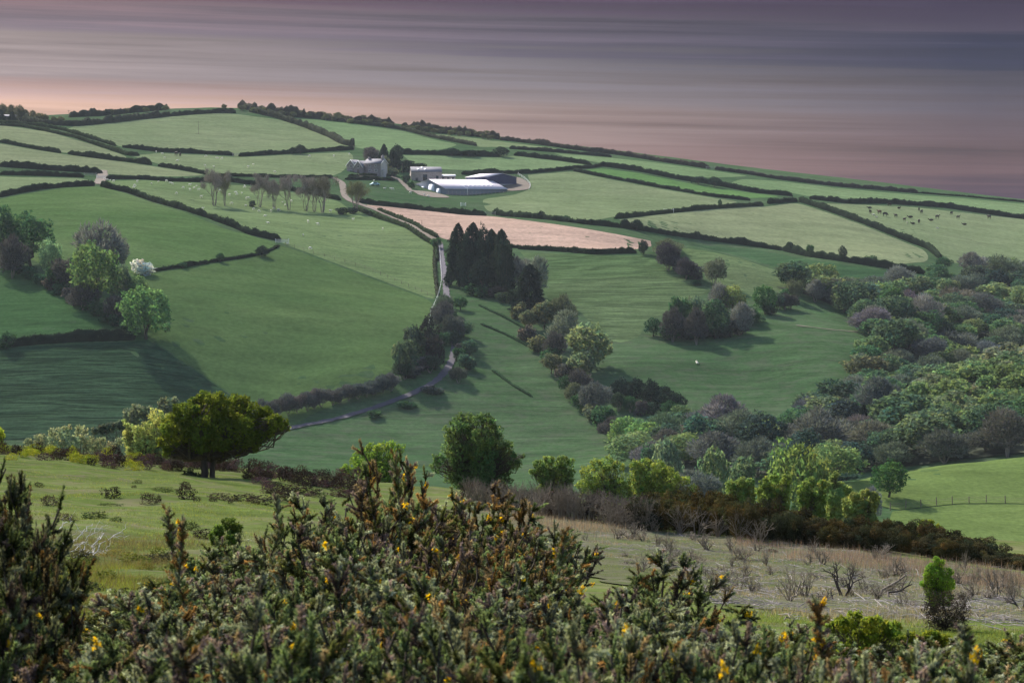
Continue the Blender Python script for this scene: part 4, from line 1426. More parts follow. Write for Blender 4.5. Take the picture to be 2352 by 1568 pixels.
def wire_fence(name, label, pts, spacing, h, ymin=200.0, r=0.06, wires=(0.4, 0.8, 1.05), m='grey_timber', xy=None, cat='fence'):
    P = resample(xy if xy is not None else uv_line(pts, ymin), spacing)
    z = ground_z(P[:, 0], P[:, 1])
    o = obj(name, None, None, (P[0, 0], P[0, 1], float(z[0])), label, cat)
    a = Acc(); a.tube([(0, 0, -.3), (0, 0, h)], [r, r], 5); a.add([(0.0, 0.0, h + .01), (r, 0, h), (0, r, h), (-r, 0, h), (0, -r, h)], [(0, 1, 2), (0, 2, 3), (0, 3, 4), (0, 4, 1)])
    a = a.mesh('post', M[m])
    rr = random.Random(len(P))
    for i in range(len(P)):
        k = obj('post', a, o, (P[i, 0] - P[0, 0], P[i, 1] - P[0, 1], float(z[i] - z[0])))
        k.rotation_euler = (rr.uniform(-.06, .06), rr.uniform(-.06, .06), 0)
        k.scale = (1, 1, rr.uniform(.85, 1.15))
    for wz in wires:
        A = Acc(); A.tube(np.c_[P[:, 0] - P[0, 0], P[:, 1] - P[0, 1], z - z[0] + wz], 0.015 if m != 'white_paint' else 0.03, 3)
        obj('wire', A.mesh('wire', M[m]), o)
    return o


wire_fence('wire_fence', 'post and wire fence crossing the sunlit field at the right', [(2045, 1172), (2100, 1166), (2200, 1157), (2270, 1154), (2352, 1158), (2400, 1161)], 3.2, 1.25, r=0.08, m='timber')
wire_fence('wire_fence', 'thin dark wire fence slanting down across the big central field', [(655, 563), (720, 583), (800, 606), (850, 622), (900, 643), (950, 664), (995, 684)], 4, 1.1, r=0.05, m='timber')
wire_fence('wire_fence', 'pale post fence edging the lane left of the dark conifers', [(1009, 556), (1010, 580), (1012, 610), (1014, 640), (1014, 655), (1004, 690), (990, 715), (985, 750)], 4, 1.1, r=0.07, m='white_paint', wires=(0.9,))
wire_fence('wire_fence', 'pale rail fence round the yard behind the navy barn', [(1190, 402), (1206, 413), (1224, 428), (1215, 436)], 3, 1.2, r=0.06, m='white_paint', wires=(0.6, 1.0))


# ------------------------------------------------------------------ sheep and cattle
def beast(kind, seed, lying=False):
    rng = np.random.default_rng(seed)
    A = Acc()
    if kind == 'sheep':
        L, H, Rb = 0.46, 0.62, 0.27
    else:
        L, H, Rb = 0.80, 1.02, 0.40
    if lying:
        H = Rb * 0.95
    n, k = 9, 8
    xs = np.linspace(-1, 1, n)
    P = np.stack([xs * L, 0 * xs, H + 0.03 * np.cos(xs * 2)], 1)
    R = Rb * np.sqrt(np.clip(1 - xs ** 2 * 0.86, 0.02, 1))
    A.tube(P, R, k)
    A.add([P[0] + (-.02, 0, 0), P[-1] + (.02, 0, 0)])
    hd = -0.35 if rng.random() < .6 and not lying else 0.18
    nk = np.array([L * 0.9, 0, H + 0.08])
    hp = nk + np.array([0.28 if kind == 'sheep' else .42, 0, hd * (1 if kind == 'sheep' else 1.7)])
    A.tube([nk, (nk + hp) / 2, hp, hp + (hp - nk) * 0.45], [Rb * .55, Rb * .42, Rb * .36, Rb * .2], 6)
    if not lying:
        for sx in (-.72, .72):
            for sy in (-.5, .5):
                A.tube([(sx * L, sy * Rb, H * .8), (sx * L + .02, sy * Rb, H * .4), (sx * L, sy * Rb, -.02)], [Rb * .32, Rb * .17, Rb * .15], 5)
    A.tube([(-L, 0, H + .1), (-L - .08, 0, H - .1), (-L - .06, 0, H - .35)], [.05, .04, .02], 4)
    return A


SHEEP = [beast('sheep', i, i == 2).mesh('sheep', M['fleece'], True) for i in range(3)]
COW = [beast('cow', 10 + i, i == 2).mesh('cow', M[m_], True) for i, m_ in enumerate(('hide', 'hide', 'hide', 'brown_hide'))]
COWW = beast('cow', 17, True).mesh('cow', M['white_hide'], True)
rs = random.Random(3)


def animals(pts, meshes, name, label, cat, group, sc=1.0, ymin=200):
    for u, v in pts:
        x, y, z = base(u, v, ymin)
        o = obj(name, rs.choice(meshes), None, (x, y, z + .16), label, cat, group, rotz=rs.uniform(0, 6.28))
        o.scale = (sc * rs.uniform(.9, 1.1),) * 3


zz = lambda L, u0=0, v0=218.2: [(u0 + a / 4.096, v0 + b / 4.096) for a, b in L]
animals(zz([(1550, 603), (1530, 560), (1668, 626), (1940, 588), (2045, 603), (2090, 610), (1930, 680), (2013, 680), (2333, 690), (1470, 545)]) + zz([(560, 588), (790, 586), (935, 568), (30, 668), (235, 738)], 574.2), SHEEP, 'sheep', 'small white sheep grazing in the pale field above the bare trees', 'sheep', 'sheep in the field above the bare trees')
animals(zz([(1010, 805), (1070, 825), (985, 800), (1035, 812), (1290, 830), (1425, 843), (1265, 868), (1258, 878), (1490, 827), (1565, 822), (1600, 835), (1625, 850), (1725, 885), (1785, 860), (1790, 905), (1825, 885), (1850, 866), (1870, 905), (1893, 973), (1662, 938), (1905, 1085),
           (2065, 915), (2160, 955), (2230, 948), (2215, 925), (2275, 932), (2300, 862), (2305, 882), (2315, 990), (2335, 985), (2310, 1050), (2180, 1035)])
        + zz([(38, 1088), (85, 1108), (140, 1147), (172, 1213), (198, 1105), (222, 1082), (268, 1098), (305, 1018), (330, 1045), (392, 1015)], 574.2), SHEEP, 'sheep', 'white sheep scattered around the feet of the bare trees', 'sheep', 'sheep around the bare trees')
animals(zz([(500, 1327), (565, 1460), (640, 1232), (755, 1108), (970, 1187), (1250, 1273), (548, 1208), (350, 1408)], 574.2), SHEEP, 'sheep', 'lone white sheep in the open slope below the bare trees', 'sheep', 'sheep on the slope below the bare trees')
animals(zz([(1265, 888), (1320, 888), (1345, 900), (1510, 932), (1640, 950), (1675, 960), (1165, 815)], 574.2), SHEEP, 'sheep', 'white sheep or trough near the long shed', 'sheep', 'sheep beside the long shed')
animals([(1600, 834), (1602, 837)], SHEEP, 'sheep', 'pale sheep on the open slope under the spur trees', 'sheep', 'sheep on the spur slope')
animals(zz([(1658, 575), (1695, 580)]), COW[:2], 'cow', 'black cow in the pale field under the dark hedge', 'cow', 'two black cattle in the pale field', 1.15)
z4 = lambda L: [(1722.7 + a / 3.737, 287.1 + b / 3.737) for a, b in L]
animals(z4([(1027, 720), (1200, 700), (1278, 722), (1033, 765), (1158, 786), (1252, 797), (1377, 800), (1450, 740), (1472, 765), (1325, 828), (1400, 856), (1450, 845), (1555, 826), (1607, 808), (1728, 774), (1785, 808), (1842, 862), (2053, 808)]), COW[:3], 'cow', 'dark cow in the herd on the right hill', 'cow', 'dark cattle of the herd on the right hill', 1.15)
animals(z4([(1112, 768)]), COW[3:], 'cow', 'brown cow lying among the dark herd at its left side', 'cow', None, 1.3)
animals(z4([(1062, 778), (1348, 846), (1610, 893), (1085, 800)]), [COWW], 'calf', 'white calf lying among the dark cattle', 'calf', 'white calves in the herd', .8)

# ------------------------------------------------------------------ trees
GD, GM, GY, GG = (0.042, 0.078, 0.040), (0.070, 0.125, 0.052), (0.150, 0.185, 0.058), (0.120, 0.140, 0.098)
MV, MD, BR, DK = (0.150, 0.128, 0.130), (0.072, 0.056, 0.062), (0.115, 0.108, 0.070), (0.022, 0.030, 0.024)
PG = (0.17, 0.22, 0.13)
TREES = [
    # kind, u, vtop, vbase, width, colour, label
    ('fine', 8, 470, 610, 90, GD, 'dark green tree cut by the left edge, top of the hedge trees'),
    ('fine', 72, 484, 612, 125, GD, 'broad dark green tree leaning right, second in the left tree row'),
    ('twig', 28, 540, 640, 80, MD, 'brown leafless tree low at the left edge under the dark greens'),
    ('fine', 118, 545, 640, 60, PG, 'pale green small tree between the dark tree and the grey twiggy one'),
    ('twig', 225, 514, 650, 140, MV, 'large mauve-grey twiggy tree with a soft round top in the left row'),
    ('twig', 270, 550, 640, 70, MV, 'smaller grey twiggy tree just right of the large mauve one'),
    ('twig', 160, 580, 670, 90, MD, 'brownish bare tree below the pale green one in the left row'),
    ('round', 135, 600, 668, 60, GD, 'dark low bush at the foot of the left tree row, upper part'),
    ('fine', 222, 551, 705, 128, (0.095, 0.125, 0.05), 'tall olive-green tree in the middle of the left tree row'),
    ('fine', 278, 605, 690, 60, GG, 'pale olive tree filling the gap above the lowest oak'),
    ('twig', 190, 650, 712, 80, MD, 'dark twiggy shrub under the tall olive tree'),
    ('shrub', 332, 584, 632, 58, (0.56, 0.60, 0.70), 'round bush covered in white blossom beside the left tree row'),
    ('fine', 312, 632, 690, 70, (0.12, 0.16, 0.07), 'small yellow-green tree just above the lowest oak'),
    ('twig', 268, 680, 745, 70, MD, 'bare dark shrub left of the lowest oak'),
    ('fine', 336, 652, 778, 130, (0.10, 0.165, 0.07), 'bright green spreading oak at the lower end of the left tree row'),
    ('shrub', 18, 755, 800, 50, GD, 'bushy dark shrub in the hedge at the left edge'),
    ('round', 505, 581, 602, 24, GD, 'tiny lone hawthorn on the low hedge bank'),
    ('dark', 602, 566, 590, 40, DK, 'round dark bush near the lower field gate'),
    ('dark', 418, 602, 616, 26, GD, 'little round bush on the dark scrubby bank'),
    ('multi', 492, 390, 473, 66, (0.30, 0.26, 0.23), 'tallest bare multi-stemmed tree, leftmost of the clump by the sheep'),
    ('multi', 517, 400, 473, 42, (0.20, 0.18, 0.10), 'slim budding tree leaning on the leftmost bare tree'),
    ('multi', 597, 400, 476, 52, (0.30, 0.26, 0.23), 'bare multi-stemmed tree with a dark bush at its foot'),
    ('multi', 630, 414, 480, 40, (0.30, 0.26, 0.23), 'smallest bare multi-stemmed tree, third from the left'),
    ('multi', 664, 404, 483, 48, (0.30, 0.26, 0.23), 'bare tree whose stems part low in a wide fork'),
    ('multi', 703, 405, 485, 58, (0.30, 0.26, 0.23), 'widest bare tree in the middle of the farm clump'),
    ('multi', 722, 410, 487, 46, (0.30, 0.26, 0.23), 'bare tree crowding the widest one on its right'),
    ('multi', 740, 408, 489, 66, (0.20, 0.18, 0.13), 'rightmost bare multi-stemmed tree of the farm clump'),
    ('multi', 818, 418, 488, 62, (0.20, 0.20, 0.09), 'golden budding tree standing over dark bushes by the track'),
    ('darkshrub', 787, 471, 493, 40, DK, 'left one of two dark round bushes at the top of the pink soil'),
    ('darkshrub', 810, 472, 491, 34, DK, 'right one of two dark round bushes at the top of the pink soil'),
    ('darkshrub', 579, 456, 475, 22, DK, 'dark bush at the foot of the second bare tree'),
    ('twig', 852, 338, 380, 56, (0.085, 0.06, 0.075), 'purple bare tree behind the farmhouse roof'),
    ('conifer', 882, 331, 385, 24, DK, 'narrow dark conifer behind the farmhouse chimney'),
    ('dark', 911, 332, 372, 34, DK, 'round-headed dark pine on the skyline of the farm garden'),
    ('conifer', 903, 345, 392, 36, DK, 'dark spreading conifer right of the farmhouse'),
    ('round', 886, 358, 398, 26, BR, 'olive tree touching the gable of the farmhouse'),
    ('shrub', 900, 375, 404, 40, BR, 'olive shrub below the dark conifers of the farm garden'),
    ('darkshrub', 938, 360, 396, 46, DK, 'dark bushy tree left end of the shrubbery behind the stone barn'),
    ('darkshrub', 960, 370, 396, 50, DK, 'dark shrub in the middle behind the stone barn'),
    ('darkshrub', 982, 378, 400, 46, DK, 'low dark shrub behind the stone barn roof'),
    ('darkshrub', 932, 398, 420, 26, DK, 'dark bush against the left end of the stone barn'),
    ('shrub', 944, 412, 432, 22, GD, 'green bush at the corner between barn and long shed'),
    ('dark', 690, 334, 354, 36, DK, 'rounded dark tree in the hedge above the sheep'),
    ('dark', 672, 338, 355, 18, DK, 'small ragged tree left of the rounded hedge tree'),
    ('dark', 1040, 340, 358, 44, DK, 'left one of the three dark rounded bushes behind the barns'),
    ('dark', 1075, 344, 359, 50, DK, 'middle one of the three dark rounded bushes behind the barns'),
    ('dark', 1150, 339, 360, 44, DK, 'right one of the three dark rounded bushes behind the barns'),
    ('dark', 1603, 404, 424, 34, DK, 'left one of two dark bushes in the long right hedge'),
    ('dark', 1640, 408, 430, 40, DK, 'right one of two dark bushes in the long right hedge'),
    ('dark', 1654, 459, 474, 13, GD, 'tiny round tree in the curving hedge'),
    ('dark', 1242, 484, 503, 20, DK, 'bush standing over the pink field hedge, left one'),
    ('dark', 1300, 494, 509, 20, GD, 'paler bush standing over the pink field hedge'),
    ('dark', 1462, 504, 530, 34, DK, 'big dark bush where the pink field hedge dips'),
    ('dark', 1602, 530, 548, 18, DK, 'small tree with a twin in the hedge right of the dip'),
    ('round', 1860, 560, 588, 20, GD, 'thin pale green tree in the lower right hedge'),
    ('dark', 1935, 567, 598, 24, DK, 'pointed dark tree in the lower right hedge'),
    ('shrub', 2000, 583, 606, 34, GD, 'green hedge tree right of the pointed dark one'),
    ('dark', 2164, 589, 625, 46, GD, 'big rounded dark tree at the end of the cattle hedge'),
    ('dark', 1477, 554, 585, 30, DK, 'dark bush at the right tip of the pink field'),
    ('twig', 1532, 548, 588, 70, BR, 'olive bare tree arching over the spur'),
    ('twig', 1535, 556, 622, 64, (0.06, 0.045, 0.06), 'dark purple tree at the top of the spur'),
    ('twig', 1575, 590, 642, 54, (0.055, 0.04, 0.055), 'dark purple tree just below the first on the spur'),
    ('twig', 1642, 588, 655, 60, (0.13, 0.12, 0.09), 'faint leafless tree standing alone on the spur'),
    ('shrub', 1600, 640, 655, 30, GD, 'small shrub beneath the purple spur trees'),
    # spur clump
    ('dark', 1500, 733, 772, 52, GD, 'rounded bush at the left end of the spur clump'),
    ('round', 1560, 675, 775, 60, GD, 'tall dark green tree rising at the left of the spur clump'),
    ('twig', 1545, 705, 785, 64, MD, 'brown bare tree low in the spur clump'),
    ('twig', 1600, 705, 792, 56, MD, 'mauve tapering tree at the foot of the spur clump'),
    ('round', 1598, 680, 765, 60, GG, 'pale grey-green tree in the heart of the spur clump'),
    ('fine', 1640, 685, 778, 76, (0.05, 0.08, 0.05), 'deep green wide tree in the spur clump'),
    ('twig', 1655, 652, 740, 70, MV, 'mauve tree at the back of the spur clump'),
    ('fine', 1683, 650, 740, 80, (0.15, 0.16, 0.065), 'yellow-topped tree at the back of the spur clump'),
    ('twig', 1700, 695, 770, 70, MV, 'grey-mauve tree at the right of the spur clump'),
    ('round', 1722, 703, 748, 50, GD, 'dark low tree closing the spur clump on the right'),
    ('fine', 1757, 651, 722, 56, (0.04, 0.085, 0.035), 'crisp bright-edged green tree right of the spur clump'),
    ('round', 1785, 668, 712, 36, GG, 'grey-green narrow tree leaning on the crisp green one'),
    ('round', 1800, 660, 705, 34, GD, 'second narrow tree right of the crisp green one'),
    ('twig', 1825, 638, 690, 44, BR, 'olive round tree standing alone on the spur edge'),
    ('twig', 1872, 642, 694, 54, MV, 'left one of two grey round trees on the rim of the wood'),
    ('twig', 1915, 640, 698, 62, MV, 'right one of two grey round trees on the rim of the wood'),
    ('fine', 2044, 650, 745, 86, (0.055, 0.095, 0.045), 'large round green tree in the upper part of the valley wood'),
    ('twig', 2128, 678, 775, 96, (0.18, 0.145, 0.15), 'pinkish mauve tree showing pale trunks in the valley wood'),
    ('round', 2043, 742, 780, 52, (0.05, 0.06, 0.04), 'small round dark tree at the wood margin below the grey ones'),
    # conifers by the lane
    ('conifer', 1052, 514, 657, 54, DK, 'leftmost tall conifer of the dark stand by the lane'),
    ('dark', 1072, 528, 665, 48, DK, 'conifer tucked right of the leftmost one in the stand'),
    ('conifer', 1086, 513, 662, 60, DK, 'tall pointed conifer in the middle of the stand'),
    ('dark', 1108, 519, 668, 56, DK, 'conifer with a blunt top in the middle of the stand'),
    ('conifer', 1130, 528, 664, 50, (0.04, 0.045, 0.026), 'olive-tipped conifer right of the middle of the stand'),
    ('conifer', 1152, 528, 680, 60, DK, 'rightmost tall conifer of the dark stand'),
    ('dark', 1163, 545, 690, 48, DK, 'lower conifer at the right foot of the stand'),
    ('dark', 1078, 590, 670, 52, DK, 'dark evergreen skirt under the left conifers'),
    ('dark', 1110, 600, 680, 70, DK, 'dark evergreen skirt under the right conifers'),
    ('conifer', 1216, 608, 725, 70, DK, 'separate pointed conifer below the stand'),
    ('twig', 1195, 578, 680, 76, MV, 'hazy grey tree between the stand and the separate conifer'),
    ('twig', 1236, 590, 690, 74, (0.16, 0.15, 0.13), 'wide hazy grey tree behind the separate conifer'),
    ('round', 1185, 660, 715, 52, DK, 'dark undergrowth tree below the conifer stand'),
    ('round', 1250, 690, 756, 60, BR, 'olive tree just below the separate conifer'),
    ('twig', 1290, 676, 755, 70, BR, 'brown-green bare tree lower in the combe'),
    ('twig', 1300, 712, 800, 90, (0.17, 0.16, 0.13), 'large pale grey tree in the middle of the combe'),
    ('round', 1348, 742, 852, 120, (0.145, 0.155, 0.085), 'biggest yellow-grey tree of the combe'),
    ('twig', 1275, 760, 825, 56, MD, 'dark twiggy tree left of the biggest combe tree'),
    ('round', 1335, 808, 880, 76, (0.15, 0.155, 0.095), 'pale domed tree under the biggest combe tree'),
    ('twig', 1330, 850, 910, 70, MD, 'brown shady tree below the pale domed one'),
    ('twig', 1366, 868, 950, 84, (0.125, 0.112, 0.118), 'mauve-grey tree in the lower combe'),
    ('round', 1388, 928, 985, 64, GD, 'dark green tree at the foot of the combe'),
    ('twig', 1400, 960, 1010, 60, MD, 'brown bare bush at the foot of the combe'),
    ('fine', 1437, 955, 1040, 92, (0.12, 0.17, 0.065), 'bright yellow-green tree at the foot of the combe'),
    # holly row
    ('dark', 1428, 868, 928, 58, DK, 'nearly black tree, left end of the grazed tree row'),
    ('dark', 1462, 868, 932, 58, DK, 'nearly black tree, second in the grazed tree row'),
    ('dark', 1495, 876, 940, 58, DK, 'nearly black tree in the middle of the grazed tree row'),
    ('dark', 1528, 886, 946, 58, DK, 'nearly black tree, fourth in the grazed tree row'),
    ('dark', 1556, 902, 952, 52, DK, 'nearly black tree, right end of the grazed tree row'),
    # lane side
    ('round', 930, 775, 868, 64, (0.06, 0.075, 0.05), 'olive-green tree left of the lane bend'),
    ('round', 955, 745, 838, 60, (0.045, 0.055, 0.045), 'dark tree above the olive one by the lane'),
    ('dark', 985, 732, 830, 56, (0.030, 0.024, 0.026), 'blackish tree overhanging the lane'),
    ('dark', 1000, 765, 850, 48, (0.030, 0.024, 0.026), 'lower blackish tree at the inside of the lane bend'),
    ('twig', 1022, 672, 722, 46, (0.10, 0.11, 0.085), 'grey-green shrub where the lane disappears'),
    ('twig', 1015, 690, 760, 60, (0.085, 0.07, 0.08), 'purple-brown shrub above the blackish trees'),
    ('twig', 1042, 715, 785, 62, (0.085, 0.08, 0.08), 'mauve shrub between lane and combe field'),
    ('round', 1058, 680, 712, 40, GD, 'green bush on the combe side of the lane, top one'),
    ('round', 1066, 735, 775, 42, (0.05, 0.075, 0.055), 'green bush on the combe side of the lane, second one'),
    ('round', 1078, 780, 820, 48, (0.05, 0.08, 0.055), 'green bush on the combe side of the lane, third one'),
    ('round', 1070, 810, 852, 50, (0.055, 0.085, 0.06), 'wide green bush outside the lane bend'),
    ('twig', 1052, 838, 880, 46, (0.08, 0.075, 0.07), 'brownish shrub under the lane bend'),
    ('shrub', 1000, 880, 905, 60, (0.07, 0.07, 0.065), 'low brown scrub below the lane curve'),
    ('shrub', 940, 915, 938, 50, GD, 'low green scrub under the lower lane, right'),
    ('shrub', 860, 938, 958, 44, GD, 'low green scrub under the lower lane, left'),
    ('round', 1002, 545, 570, 28, GD, 'rounded bush at the corner where track meets lane'),
    # valley foot trees
    ('fine', 1563, 928, 1000, 66, (0.11, 0.14, 0.075), 'pale green tree under the end of the grazed row'),
    ('twig', 1600, 945, 1010, 70, (0.12, 0.12, 0.095), 'grey tree right of the pale green one in the valley foot'),
    ('conifer', 1684, 930, 985, 36, (0.035, 0.055, 0.045), 'small dark spiry tree on the valley rim'),
    ('fine', 1714, 955, 1020, 62, (0.12, 0.16, 0.055), 'yellow-green tree on the valley rim'),
    ('round', 1767, 950, 1002, 54, (0.045, 0.075, 0.06), 'round blue-green tree on the valley rim'),
    ('conifer', 1984, 930, 1000, 30, DK, 'single narrow dark fir in front of the wooded hill'),
    ('fine', 1841, 1008, 1130, 160, (0.135, 0.155, 0.05), 'large yellow-olive spreading tree in front of the valley wood', 330),
    ('fine', 2040, 1056, 1143, 94, (0.045, 0.085, 0.030), 'round deep green oak standing in the sunlit field', None),
    ('twig', 2008, 1118, 1152, 54, (0.15, 0.13, 0.15), 'low grey-mauve shrub against the oak in the sunlit field', 350),
    ('round', 1540, 1000, 1085, 80, GG, 'pale green tree in the valley foot behind the willows', 440),
    ('round', 1640, 1020, 1110, 84, (0.13, 0.15, 0.08), 'pale domed tree in the valley foot right of the willows', 420),
    ('twig', 1600, 1075, 1150, 130, (0.115, 0.11, 0.11), 'wide grey-mauve thicket tree behind the willows', 380),
    ('round', 1500, 1020, 1100, 70, (0.06, 0.09, 0.06), 'dark green tree in the valley foot behind the willows', 460),
    ('round', 1710, 1040, 1120, 70, (0.11, 0.13, 0.075), 'pale olive tree left of the large yellow-olive one', 400),
    ('round', 1950, 1085, 1130, 60, (0.05, 0.075, 0.06), 'dark blue-green bush left of the field oak', 385),
    ('darkshrub', 1915, 1070, 1130, 80, (0.05, 0.075, 0.065), 'shiny dark bush at the corner of the sunlit field', 390),
]
for t in TREES:
    kind, u, vt, vb, w, col, lab = t[:7]
    if kind == 'conifer':
        w *= R0.uniform(1.0, 1.25)
    Y = t[7] if len(t) > 7 else None
    tree_px(kind, u, vt, vb, w, col, lab, Y=Y)

# mauve scrub along the lower lane
for i in range(17):
    u = 585 + i * 19.5 + R0.uniform(-4, 4)
    vt = 925 - (i * 4.0) + R0.uniform(-6, 6)
    vb = 972 - i * 4.6
    tree_px('twig', u, vt, vb, 52, (0.098 + R0.uniform(-.02, .02), 0.082, 0.094), 'mauve leafless shrub in the scrub belt above the lower lane', group='mauve shrubs above the lower lane', name='shrub', cat='shrub')
# shrubs under the left row and in the combe
for a, b, n in (((10, 610), (130, 668), 5), ((130, 668), (300, 765), 8)):
    for i in range(n):
        f = (i + .5) / n
        tree_px(R0.choice(['shrub', 'darkshrub']), a[0] + (b[0] - a[0]) * f, a[1] + (b[1] - a[1]) * f - 34 + R0.uniform(-4, 4), a[1] + (b[1] - a[1]) * f + 3, 56, R0.choice([MD, GD, GD]), 'dark shrub in the shade along the foot of the left tree row', group='shrubs under the left tree row', name='shrub', cat='shrub')
for i in range(14):
    f = (i + .5) / 14
    u = 1180 + 245 * f + R0.uniform(-14, 14)
    v = 715 + 310 * f + 18 * math.sin(f * 3)
    tree_px(R0.choice(['twig', 'round', 'shrub']), u, v - 42, v + 4, 56, R0.choice([MD, GD, BR]), 'shady undergrowth bush in the combe tree belt', group='undergrowth of the combe', name='shrub', cat='shrub')
# ground-hugging bushes that close the tree masses
FILL = [((1520, 778), (1700, 770), 9, 66, 'spur clump'), ((1560, 740), (1740, 735), 8, 60, 'spur clump'), ((1545, 610), (1600, 645), 4, 44, 'spur top trees'), ((915, 868), (1010, 846), 6, 60, 'lane bend'), ((975, 830), (1030, 770), 5, 50, 'lane bend'),
        ((1035, 720), (1070, 860), 7, 42, 'lane bend'), ((1082, 672), (1180, 690), 5, 56, 'conifer stand'), ((1410, 940), (1570, 962), 6, 44, 'grazed tree row'), ((1760, 718), (1830, 700), 4, 46, 'spur edge trees')]
for a, b, n, w, where in FILL:
    for i in range(n):
        f = (i + .5) / n
        u, v = a[0] + (b[0] - a[0]) * f + R0.uniform(-8, 8), a[1] + (b[1] - a[1]) * f + R0.uniform(-5, 5)
        tree_px(R0.choice(['shrub', 'darkshrub', 'twig']), u, v - R0.uniform(26, 44), v + 3, w, R0.choice([GD, MD, (0.05, 0.065, 0.045)]), 'dark ground-hugging bush under the ' + where, group='bushes under the ' + where, name='shrub', cat='shrub')
# skyline trees far left
for u, vt, vb, w, k in ((8, 240, 276, 30, 'twig'), (26, 241, 278, 26, 'twig'), (44, 243, 280, 30, 'twig'), (58, 252, 280, 22, 'twig'), (75, 254, 281, 24, 'twig'), (90, 258, 283, 26, 'round'), (104, 262, 284, 22, 'round'), (124, 266, 286, 18, 'round'), (140, 266, 286, 20, 'round'),
                        (2, 252, 280, 24, 'conifer'), (28, 256, 280, 20, 'conifer')):
    tree_px(k, u, vt, vb, w, (0.10, 0.085, 0.05) if k != 'conifer' else DK, 'budding tree on the skyline by the field hut' if k != 'conifer' else 'dark conifer on the skyline by the field hut', group='skyline trees by the hut' if k != 'conifer' else 'skyline conifers by the hut')
for i in range(46):
    u = 556 + i * 12.6 + R0.uniform(-4, 4)
    if 905 < u < 925 or u > 1140:
        continue
    vt = float(np.interp(u, [548, 574, 647, 721, 794, 850, 905, 923, 989, 1038, 1090, 1148], [240, 244, 253, 259, 267, 272, 280, 286, 292, 296, 302, 312])) + R0.uniform(-2, 5)
    x, y, z = base(u, vt + 12)
    place_tree('round' if i % 3 else 'twig', x, y, max(3.0, float(los(u, vt, y)[2]) - z), R0.uniform(14, 24) / F * y, R0.choice([(0.09, 0.075, 0.05), (0.075, 0.07, 0.045), (0.10, 0.095, 0.05)]), 'small budding tree in the skyline belt above the farm', group='trees of the skyline belt')
for u, vt, w in ((560, 238, 26), (552, 240, 18), (515, 243, 14), (380, 246, 18), (600, 246, 16), (640, 251, 18), (690, 256, 18), (740, 259, 18), (775, 262, 22), (835, 268, 18), (870, 274, 18), (960, 288, 22), (1010, 293, 24), (1045, 296, 26), (1085, 300, 20), (1118, 304, 22), (1130, 308, 18), (335, 250, 18), (290, 252, 16), (255, 256, 16)):
    x, y, z = base(u, vt + 9)
    place_tree('round', x, y, max(3.0, float(los(u, vt, y)[2]) - z), w / F * y, (0.085, 0.08, 0.045), 'small round tree breaking the skyline of the far ridge', group='round trees on the skyline')

# ---- valley wood
def in_poly(p, poly):
    c = False
    n = len(poly)
    for i in range(n):
        a, b = poly[i], poly[(i + 1) % n]
        if (a[1] > p[1]) != (b[1] > p[1]) and p[0] < a[0] + (p[1] - a[1]) / (b[1] - a[1]) * (b[0] - a[0]):
            c = not c
    return c


WOOD = [(1775, 655), (1900, 668), (1975, 672), (2060, 668), (2160, 655), (2240, 640), (2420, 630), (2420, 1046), (2352, 1046), (2200, 1062), (2050, 1085), (1930, 1110), (1830, 1110), (1700, 1090), (1560, 1095), (1450, 1075), (1470, 1040), (1540, 1010), (1640, 1010), (1720, 1030), (1800, 1020), (1870, 975), (1960, 900), (1985, 850), (2015, 800), (1975, 750), (1930, 705), (1850, 672)]
HILLW = [(2440, 800), (2352, 830), (2230, 870), (2120, 915), (2030, 960), (2000, 1000), (2060, 1010), (2200, 1000), (2440, 970)]
rw = random.Random(11)
cand = []
while len(cand) < 4200:
    p = (rw.uniform(1440, 2430), rw.uniform(625, 1112))
    if in_poly(p, WOOD):
        cand.append(p)
hw = hit(cand, 200)
placed = []
for (u, v), g in zip(cand, hw):
    if g is None:
        continue
    hill = in_poly((u, v), HILLW)
    r = rw.uniform(3.4, 6.2) if not hill else rw.uniform(3.2, 4.6)
    if any((g[0] - q[0]) ** 2 + (g[1] - q[1]) ** 2 < (0.80 * (r + q[2])) ** 2 for q in placed):
        continue
    placed.append((g[0], g[1], r, hill, u, v))
nf = 0
WOODCOL = [('round', (0.075, 0.10, 0.062)), ('fine', (0.06, 0.092, 0.052)), ('twig', (0.128, 0.112, 0.118)), ('twig', (0.10, 0.092, 0.085)), ('round', (0.105, 0.125, 0.065)), ('round', (0.055, 0.08, 0.058)), ('twig', (0.12, 0.118, 0.095)), ('dark', (0.038, 0.055, 0.042)), ('fine', (0.135, 0.155, 0.07))]
print('wood trees', len(placed))
